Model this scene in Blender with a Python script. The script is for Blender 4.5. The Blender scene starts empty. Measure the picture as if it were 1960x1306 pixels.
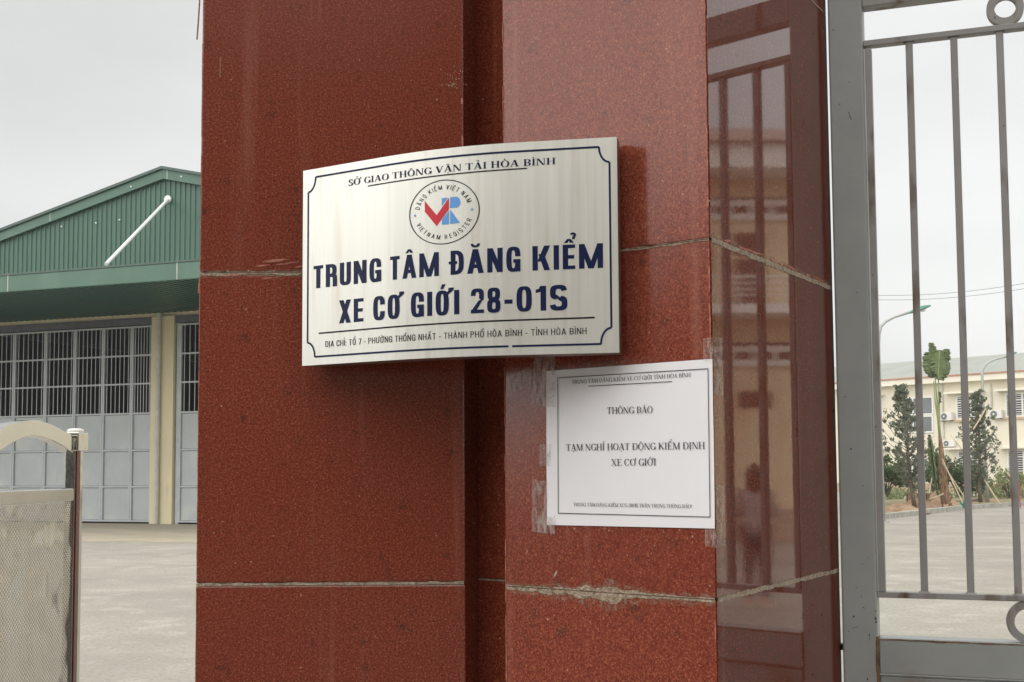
import bpy, bmesh, math, random, unicodedata
from mathutils import Vector, Matrix, noise as mnoise

# ------------------------------------------------------------------ camera, world, sun
scene = bpy.context.scene
COL = scene.collection
F, PPX, PPY, IMW, IMH = 2400.0, 980.0, 733.0, 1960.0, 1306.0
PITCH, ROLL, EYE = math.atan(167 / 2400), 0.006, 1.6
CAMR = Matrix.Rotation(math.pi / 2 + PITCH, 3, 'X') @ Matrix.Rotation(-ROLL, 3, 'Z')
CAMP = Vector((0, 0, EYE))
cam = bpy.data.cameras.new("camera")
cam.sensor_width = 36.0
cam.lens = F / IMW * 36.0
cam.shift_y = (PPY - IMH / 2) / IMW
cam.clip_start, cam.clip_end = 0.05, 3000.0
cam_o = bpy.data.objects.new("camera", cam)
cam_o.matrix_world = Matrix.Translation(CAMP) @ CAMR.to_4x4()
COL.objects.link(cam_o)
scene.camera = cam_o

SUN_EL, SUN_AZ = math.radians(52), math.radians(224)   # azimuth clockwise from +Y
world = bpy.data.worlds.new("World")
scene.world = world
world.use_nodes = True
nt = world.node_tree
nt.nodes.clear()
wo = nt.nodes.new('ShaderNodeOutputWorld')
bg = nt.nodes.new('ShaderNodeBackground'); bg.inputs['Strength'].default_value = 0.1
sky = nt.nodes.new('ShaderNodeTexSky'); sky.sky_type = 'NISHITA'
sky.sun_disc = False; sky.sun_elevation = SUN_EL; sky.sun_rotation = SUN_AZ
sky.dust_density = 5.0; sky.air_density = 1.0
tc = nt.nodes.new('ShaderNodeTexCoord')
mp = nt.nodes.new('ShaderNodeMapping'); mp.inputs['Scale'].default_value = (1.5, 1.5, 4.0)
nz = nt.nodes.new('ShaderNodeTexNoise'); nz.inputs['Scale'].default_value = 1.3; nz.inputs['Detail'].default_value = 5
rp = nt.nodes.new('ShaderNodeValToRGB')
rp.color_ramp.elements[0].position = 0.3; rp.color_ramp.elements[0].color = (5.7, 5.77, 5.68, 1)
rp.color_ramp.elements[1].position = 0.72; rp.color_ramp.elements[1].color = (7.3, 7.34, 7.2, 1)
mx = nt.nodes.new('ShaderNodeMix'); mx.data_type = 'RGBA'; mx.inputs[0].default_value = 0.93
# heavier cloud away to the left of the view
sx = nt.nodes.new('ShaderNodeSeparateXYZ')
mr = nt.nodes.new('ShaderNodeMapRange')
mr.inputs['From Min'].default_value = -0.35; mr.inputs['From Max'].default_value = 0.35
mr.inputs['To Min'].default_value = 0.93; mr.inputs['To Max'].default_value = 1.12
vm = nt.nodes.new('ShaderNodeVectorMath'); vm.operation = 'SCALE'
L = nt.links.new
L(tc.outputs['Generated'], mp.inputs['Vector']); L(mp.outputs['Vector'], nz.inputs['Vector'])
L(nz.outputs['Fac'], rp.inputs['Fac']); L(tc.outputs['Generated'], sx.inputs[0])
L(sx.outputs['X'], mr.inputs['Value'])
L(rp.outputs['Color'], vm.inputs[0]); L(mr.outputs['Result'], vm.inputs['Scale'])
L(sky.outputs['Color'], mx.inputs[6]); L(vm.outputs['Vector'], mx.inputs[7])
L(mx.outputs[2], bg.inputs['Color']); L(bg.outputs['Background'], wo.inputs['Surface'])

sun = bpy.data.lights.new("sun", 'SUN')
sun.energy = 2.7; sun.angle = math.radians(120); sun.color = (1.0, 0.96, 0.9)
sun_o = bpy.data.objects.new("sun", sun)
sdir = Vector((math.sin(SUN_AZ) * math.cos(SUN_EL), math.cos(SUN_AZ) * math.cos(SUN_EL), math.sin(SUN_EL)))
sun_o.rotation_euler = sdir.to_track_quat('Z', 'Y').to_euler()
COL.objects.link(sun_o)
scene.view_settings.view_transform = 'Standard'
scene.view_settings.look = 'None'
scene.view_settings.exposure = 0.40
scene.view_settings.gamma = 1.0

rnd = random.Random(7)

# ------------------------------------------------------------------ helpers
def ray(px, py):
    return CAMR @ Vector(((px - PPX) / F, -(py - PPY) / F, -1.0))

def ground_at(px, py, z=0.0):
    d = ray(px, py)
    return CAMP + d * ((z - EYE) / d.z)

def at_depth(px, py, y):
    d = ray(px, py)
    return CAMP + d * (y / d.y)

class Plane:
    """vertical plane; deg = how far its right end is turned towards the viewer"""
    def __init__(self, o, deg):
        a = math.radians(deg)
        self.o = Vector((o[0], o[1], 0)); self.t = Vector((math.cos(a), -math.sin(a), 0))
        self.n = Vector((-math.sin(a), -math.cos(a), 0))
    def hit(self, px, py, off=0.0):
        d = ray(px, py)
        k = ((self.o + self.n * off) - CAMP).dot(self.n) / d.dot(self.n)
        p = CAMP + d * k
        return (p - self.o).dot(self.t), p.z
    def P(self, s, h, off=0.0):
        return self.o + self.t * s + self.n * off + Vector((0, 0, h))

ORG = {}
def meta(o, label=None, cat=None, group=None, kind=None):
    if label: o['label'] = label
    if cat: o['category'] = cat
    if group: o['group'] = group
    if kind: o['kind'] = kind
    return o

def thing(name, loc, label, cat, group=None):
    o = bpy.data.objects.new(name, None)
    o.empty_display_size = 0.1
    o.location = loc
    COL.objects.link(o)
    ORG[o] = Vector(loc)
    return meta(o, label, cat, group)

class MB:
    def __init__(self):
        self.v, self.f, self.m, self.mi = [], [], [], 0
    def face(self, pts):
        i = len(self.v)
        self.v.extend([Vector(p) for p in pts])
        self.f.append(tuple(range(i, i + len(pts)))); self.m.append(self.mi)
    def faces(self, verts, faces):
        i = len(self.v)
        self.v.extend([Vector(p) for p in verts])
        for f in faces:
            self.f.append(tuple(i + k for k in f)); self.m.append(self.mi)
    def hexa(self, a):          # 8 corners: 0-3 one side, 4-7 the opposite
        self.faces(a, [(0, 1, 2, 3), (7, 6, 5, 4), (0, 4, 5, 1), (1, 5, 6, 2), (2, 6, 7, 3), (3, 7, 4, 0)])
    def box(self, x0, y0, z0, x1, y1, z1):
        self.hexa([(x0, y0, z0), (x1, y0, z0), (x1, y1, z0), (x0, y1, z0), (x0, y0, z1), (x1, y0, z1), (x1, y1, z1), (x0, y1, z1)])
    def pbox(self, pl, s0, s1, h0, h1, o0, o1):
        P = pl.P
        self.hexa([P(s0, h0, o0), P(s1, h0, o0), P(s1, h0, o1), P(s0, h0, o1), P(s0, h1, o0), P(s1, h1, o0), P(s1, h1, o1), P(s0, h1, o1)])
    def prism(self, pts, d):    # flat polygon extruded by vector d
        n = len(pts); d = Vector(d)
        a = [Vector(p) for p in pts]
        self.faces(a + [p + d for p in a], [tuple(range(n)), tuple(reversed(range(n, 2 * n)))] + [(i, n + i, n + (i + 1) % n, (i + 1) % n) for i in range(n)])
    def tube(self, pts, r, seg=8, cap=True):
        pts = [Vector(p) for p in pts]; n = len(pts)
        rs = r if isinstance(r, (list, tuple)) else [r] * n
        up = None; rings = []
        for i, p in enumerate(pts):
            d = (pts[min(i + 1, n - 1)] - pts[max(i - 1, 0)]).normalized()
            if up is None:
                up = Vector((0, 0, 1)) if abs(d.z) < 0.9 else Vector((1, 0, 0))
            x = d.cross(up).normalized(); y = x.cross(d).normalized(); up = y
            rings.append([p + (x * math.cos(2 * math.pi * k / seg) + y * math.sin(2 * math.pi * k / seg)) * rs[i] for k in range(seg)])
        vs = [q for rg in rings for q in rg]
        fs = [(i * seg + k, i * seg + (k + 1) % seg, (i + 1) * seg + (k + 1) % seg, (i + 1) * seg + k) for i in range(n - 1) for k in range(seg)]
        if cap:
            fs += [tuple(reversed(range(seg))), tuple(range((n - 1) * seg, n * seg))]
        self.faces(vs, fs)
    def bar(self, p0, p1, w, d, side):   # rectangular bar; w along side, d along the other
        p0, p1 = Vector(p0), Vector(p1)
        ax = (p1 - p0).normalized(); x = Vector(side).normalized(); y = ax.cross(x).normalized()
        c = [x * (sx_ * w / 2) + y * (sy_ * d / 2) for sx_, sy_ in ((-1, -1), (1, -1), (1, 1), (-1, 1))]
        self.hexa([p0 + k for k in c] + [p1 + k for k in c])
    def build(self, name, mat, parent=None, smooth=False, bevel=0.0, normals=True, origin=None):
        org = ORG[parent] if parent is not None else (Vector(origin) if origin is not None else Vector((0, 0, 0)))
        me = bpy.data.meshes.new(name)
        me.from_pydata([p - org for p in self.v], [], self.f)
        mats = mat if isinstance(mat, (list, tuple)) else [mat]
        for m_ in mats: me.materials.append(m_)
        if len(mats) > 1:
            me.polygons.foreach_set('material_index', self.m)
        if normals:
            bm = bmesh.new(); bm.from_mesh(me)
            bmesh.ops.recalc_face_normals(bm, faces=bm.faces)
            bm.to_mesh(me); bm.free()
        if smooth:
            me.polygons.foreach_set('use_smooth', [True] * len(me.polygons))
        me.update()
        o = bpy.data.objects.new(name, me)
        COL.objects.link(o)
        if parent is not None:
            o.parent = parent
        else:
            o.location = org
        ORG[o] = org
        if bevel > 0:
            b = o.modifiers.new("bevel", 'BEVEL'); b.width = bevel; b.segments = 2; b.limit_method = 'ANGLE'
            b.angle_limit = math.radians(50)
        return o

# ------------------------------------------------------------------ materials
def mat(name, col, rough=0.6, metal=0.0, var=0.15, scale=4.0, bump=0.0, bscale=30.0, col2=None, spots=None, stretch=None, spec=0.5, ior=None, alpha=None, thresh=(0.35, 0.65), rvar=0.0, backlit=0.0):
    m = bpy.data.materials.new(name); m.use_nodes = True
    n = m.node_tree.nodes; l = m.node_tree.links.new
    b = n['Principled BSDF']
    b.inputs['Roughness'].default_value = rough; b.inputs['Metallic'].default_value = metal
    b.inputs['Specular IOR Level'].default_value = spec
    if ior: b.inputs['IOR'].default_value = ior
    tcn = n.new('ShaderNodeTexCoord'); vec = tcn.outputs['Object']
    if stretch:
        mpn = n.new('ShaderNodeMapping'); mpn.inputs['Scale'].default_value = stretch
        l(vec, mpn.inputs['Vector']); vec = mpn.outputs['Vector']
    no = n.new('ShaderNodeTexNoise'); no.inputs['Scale'].default_value = scale; no.inputs['Detail'].default_value = 6; no.inputs['Roughness'].default_value = 0.65
    l(vec, no.inputs['Vector'])
    r = n.new('ShaderNodeValToRGB')
    c2 = col2 if col2 else tuple(min(1, c * (1 + var)) for c in col)
    c1 = col if col2 else tuple(c * (1 - var) for c in col)
    r.color_ramp.elements[0].position, r.color_ramp.elements[1].position = thresh
    r.color_ramp.elements[0].color = (*c1, 1); r.color_ramp.elements[1].color = (*c2, 1)
    l(no.outputs['Fac'], r.inputs['Fac']); out = r.outputs['Color']
    for sp in (spots or []):            # (colour, scale, lo, hi)
        sc, ss, lo, hi = sp[:4]
        nn = n.new('ShaderNodeTexNoise'); nn.inputs['Scale'].default_value = ss; nn.inputs['Detail'].default_value = 3
        if len(sp) > 4:
            mq = n.new('ShaderNodeMapping'); mq.inputs['Scale'].default_value = sp[4]; mq.inputs['Location'].default_value = (3.1, 1.7, 5.3)
            l(tcn.outputs['Object'], mq.inputs['Vector']); l(mq.outputs['Vector'], nn.inputs['Vector'])
        else:
            l(tcn.outputs['Object'], nn.inputs['Vector'])
        rr = n.new('ShaderNodeMapRange'); rr.inputs['From Min'].default_value = lo; rr.inputs['From Max'].default_value = hi
        l(nn.outputs['Fac'], rr.inputs['Value'])
        mi = n.new('ShaderNodeMix'); mi.data_type = 'RGBA'
        l(rr.outputs['Result'], mi.inputs[0]); l(out, mi.inputs[6]); mi.inputs[7].default_value = (*sc, 1)
        out = mi.outputs[2]
    l(out, b.inputs['Base Color'])
    if rvar:
        q = n.new('ShaderNodeMapRange'); q.inputs['To Min'].default_value = max(0, rough - rvar); q.inputs['To Max'].default_value = rough + rvar
        q.inputs['From Min'].default_value = 0.3; q.inputs['From Max'].default_value = 0.7
        l(no.outputs['Fac'], q.inputs['Value']); l(q.outputs['Result'], b.inputs['Roughness'])
    if bump:
        bn = n.new('ShaderNodeTexNoise'); bn.inputs['Scale'].default_value = bscale; bn.inputs['Detail'].default_value = 4
        l(vec, bn.inputs['Vector'])
        bu = n.new('ShaderNodeBump'); bu.inputs['Strength'].default_value = bump; bu.inputs['Distance'].default_value = 0.02
        l(bn.outputs['Fac'], bu.inputs['Height']); l(bu.outputs['Normal'], b.inputs['Normal'])
    if alpha is not None:
        b.inputs['Alpha'].default_value = alpha
    if backlit:
        tr = n.new('ShaderNodeBsdfTranslucent'); l(out, tr.inputs['Color'])
        ms = n.new('ShaderNodeMixShader'); ms.inputs[0].default_value = backlit
        l(b.outputs[0], ms.inputs[1]); l(tr.outputs[0], ms.inputs[2]); l(ms.outputs[0], n['Material Output'].inputs['Surface'])
    return m

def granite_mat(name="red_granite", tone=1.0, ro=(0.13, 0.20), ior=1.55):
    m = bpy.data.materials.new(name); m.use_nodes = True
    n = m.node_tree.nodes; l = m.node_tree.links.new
    b = n['Principled BSDF']
    t = n.new('ShaderNodeTexCoord')
    def nz_(s, d=2.0, ro=0.6):
        q = n.new('ShaderNodeTexNoise'); q.inputs['Scale'].default_value = s; q.inputs['Detail'].default_value = d; q.inputs['Roughness'].default_value = ro
        l(t.outputs['Object'], q.inputs['Vector']); return q.outputs['Fac']
    def rng(v, a, c, o0=0.0, o1=1.0):
        q = n.new('ShaderNodeMapRange'); q.inputs['From Min'].default_value = a; q.inputs['From Max'].default_value = c
        q.inputs['To Min'].default_value = o0; q.inputs['To Max'].default_value = o1
        l(v, q.inputs['Value']); return q.outputs['Result']
    def mixc(f, a, c):
        q = n.new('ShaderNodeMix'); q.data_type = 'RGBA'
        l(f, q.inputs[0])
        (l(a, q.inputs[6]) if not isinstance(a, tuple) else setattr(q.inputs[6], 'default_value', (*a, 1)))
        (l(c, q.inputs[7]) if not isinstance(c, tuple) else setattr(q.inputs[7], 'default_value', (*c, 1)))
        return q.outputs[2]
    r = n.new('ShaderNodeValToRGB'); cr = r.color_ramp
    cr.elements[0].position = 0.30; cr.elements[0].color = (0.075, 0.011, 0.006, 1)
    cr.elements[1].position = 0.74; cr.elements[1].color = (0.43, 0.125, 0.062, 1)
    e = cr.elements.new(0.5); e.color = (0.215, 0.038, 0.021, 1)
    l(nz_(330, 2, 0.8), r.inputs['Fac'])
    c = r.outputs['Color']
    c = mixc(rng(nz_(2.2, 3), 0.3, 0.8, 0.0, 0.55), c, mixc(rng(nz_(150, 2), 0.3, 0.7), (0.12, 0.017, 0.010), (0.26, 0.048, 0.026)))
    c = mixc(rng(nz_(30, 4, 0.7), 0.60, 0.70, 0, 0.7), c, (0.06, 0.02, 0.014))      # dark mineral spots
    c = mixc(rng(nz_(420, 1), 0.58, 0.70, 0, 0.6), c, (0.50, 0.19, 0.095))      # orange glints
    c = mixc(rng(nz_(95, 2), 0.71, 0.75, 0, 0.75), c, (0.55, 0.27, 0.17))      # pale flecks
    oi = n.new('ShaderNodeObjectInfo')
    c = mixc(rng(oi.outputs['Random'], 0, 1, 0, 0.22), c, (0.12, 0.018, 0.009))       # slabs differ a little in tone
    mpp = n.new('ShaderNodeMapping'); mpp.inputs['Scale'].default_value = (38, 38, 1.6); l(t.outputs['Object'], mpp.inputs['Vector'])
    dr = n.new('ShaderNodeTexNoise'); dr.inputs['Scale'].default_value = 1.0; dr.inputs['Detail'].default_value = 4; l(mpp.outputs['Vector'], dr.inputs['Vector'])
    c = mixc(rng(dr.outputs['Fac'], 0.58, 0.82, 0, 0.30), c, (0.42, 0.20, 0.15))      # dried drip marks
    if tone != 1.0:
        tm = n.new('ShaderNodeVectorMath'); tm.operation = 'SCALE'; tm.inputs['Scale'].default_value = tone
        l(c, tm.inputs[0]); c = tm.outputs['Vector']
    l(c, b.inputs['Base Color'])
    l(rng(nz_(6, 4), 0.3, 0.7, *ro), b.inputs['Roughness'])
    b.inputs['IOR'].default_value = ior
    bu = n.new('ShaderNodeBump'); bu.inputs['Strength'].default_value = 0.012; bu.inputs['Distance'].default_value = 0.002
    l(nz_(45, 2), bu.inputs['Height']); l(bu.outputs['Normal'], b.inputs['Normal'])
    return m

def perforated_mat():
    m = bpy.data.materials.new("perforated_steel"); m.use_nodes = True
    n = m.node_tree.nodes; l = m.node_tree.links.new
    b = n['Principled BSDF']; b.inputs['Metallic'].default_value = 1.0; b.inputs['Roughness'].default_value = 0.2
    b.inputs['Base Color'].default_value = (0.58, 0.56, 0.51, 1)
    t = n.new('ShaderNodeTexCoord'); s = n.new('ShaderNodeSeparateXYZ'); l(t.outputs['Object'], s.inputs[0])
    def mth(op, a, c=None):
        q = n.new('ShaderNodeMath'); q.operation = op
        for i, k in enumerate((a, c)):
            if k is None: continue
            if isinstance(k, (int, float)): q.inputs[i].default_value = k
            else: l(k, q.inputs[i])
        return q.outputs[0]
    u = mth('DIVIDE', s.outputs['Y'], 0.0135); v = mth('DIVIDE', s.outputs['Z'], 0.0054)
    row = mth('FLOOR', v)
    par = mth('MULTIPLY', mth('MODULO', mth('ABSOLUTE', row), 2.0), 0.5)
    fu = mth('SUBTRACT', mth('FRACT', mth('ADD', u, par)), 0.5); fv = mth('SUBTRACT', mth('FRACT', v), 0.5)
    du = mth('MULTIPLY', fu, 0.0135); dv = mth('MULTIPLY', fv, 0.0054)
    dist = mth('SQRT', mth('ADD', mth('MULTIPLY', mth('MULTIPLY', du, 0.42), mth('MULTIPLY', du, 0.42)), mth('MULTIPLY', dv, dv)))
    hole = mth('LESS_THAN', dist, 0.0016)
    tr = n.new('ShaderNodeBsdfTransparent'); ms = n.new('ShaderNodeMixShader')
    l(hole, ms.inputs[0]); l(b.outputs[0], ms.inputs[1]); l(tr.outputs[0], ms.inputs[2])
    no = n.new('ShaderNodeTexNoise'); no.inputs['Scale'].default_value = 5; l(t.outputs['Object'], no.inputs['Vector'])
    bu = n.new('ShaderNodeBump'); bu.inputs['Strength'].default_value = 0.6; bu.inputs['Distance'].default_value = 0.06
    l(no.outputs['Fac'], bu.inputs['Height']); l(bu.outputs['Normal'], b.inputs['Normal'])
    l(ms.outputs[0], n['Material Output'].inputs['Surface'])
    return m

def tape_mat():
    m = bpy.data.materials.new("clear_tape"); m.use_nodes = True
    n = m.node_tree.nodes; l = m.node_tree.links.new
    b = n['Principled BSDF']; b.inputs['Base Color'].default_value = (0.62, 0.55, 0.5, 1); b.inputs['Roughness'].default_value = 0.25
    t = n.new('ShaderNodeTexCoord'); no = n.new('ShaderNodeTexNoise'); no.inputs['Scale'].default_value = 90; no.inputs['Detail'].default_value = 4; no.inputs['Distortion'].default_value = 1.5
    mpn = n.new('ShaderNodeMapping'); mpn.inputs['Scale'].default_value = (1, 1, 0.45)
    l(t.outputs['Object'], mpn.inputs['Vector']); l(mpn.outputs['Vector'], no.inputs['Vector'])
    r = n.new('ShaderNodeMapRange'); r.inputs['From Min'].default_value = 0.42; r.inputs['From Max'].default_value = 0.62
    r.inputs['To Min'].default_value = 0.10; r.inputs['To Max'].default_value = 0.42
    l(no.outputs['Fac'], r.inputs['Value']); l(r.outputs['Result'], b.inputs['Alpha'])
    return m

def stain_mat():
    m = mat("mortar_stain", (0.34, 0.22, 0.15), 0.7, col2=(0.46, 0.34, 0.25), scale=60)
    n = m.node_tree.nodes; l = m.node_tree.links.new; b = n['Principled BSDF']
    t = n.new('ShaderNodeTexCoord'); no = n.new('ShaderNodeTexNoise'); no.inputs['Scale'].default_value = 170; no.inputs['Detail'].default_value = 5; no.inputs['Roughness'].default_value = 0.7
    r = n.new('ShaderNodeMapRange'); r.inputs['From Min'].default_value = 0.42; r.inputs['From Max'].default_value = 0.68; r.inputs['To Max'].default_value = 0.6
    l(t.outputs['Object'], no.inputs['Vector']); l(no.outputs['Fac'], r.inputs['Value']); l(r.outputs['Result'], b.inputs['Alpha'])
    return m

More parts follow.
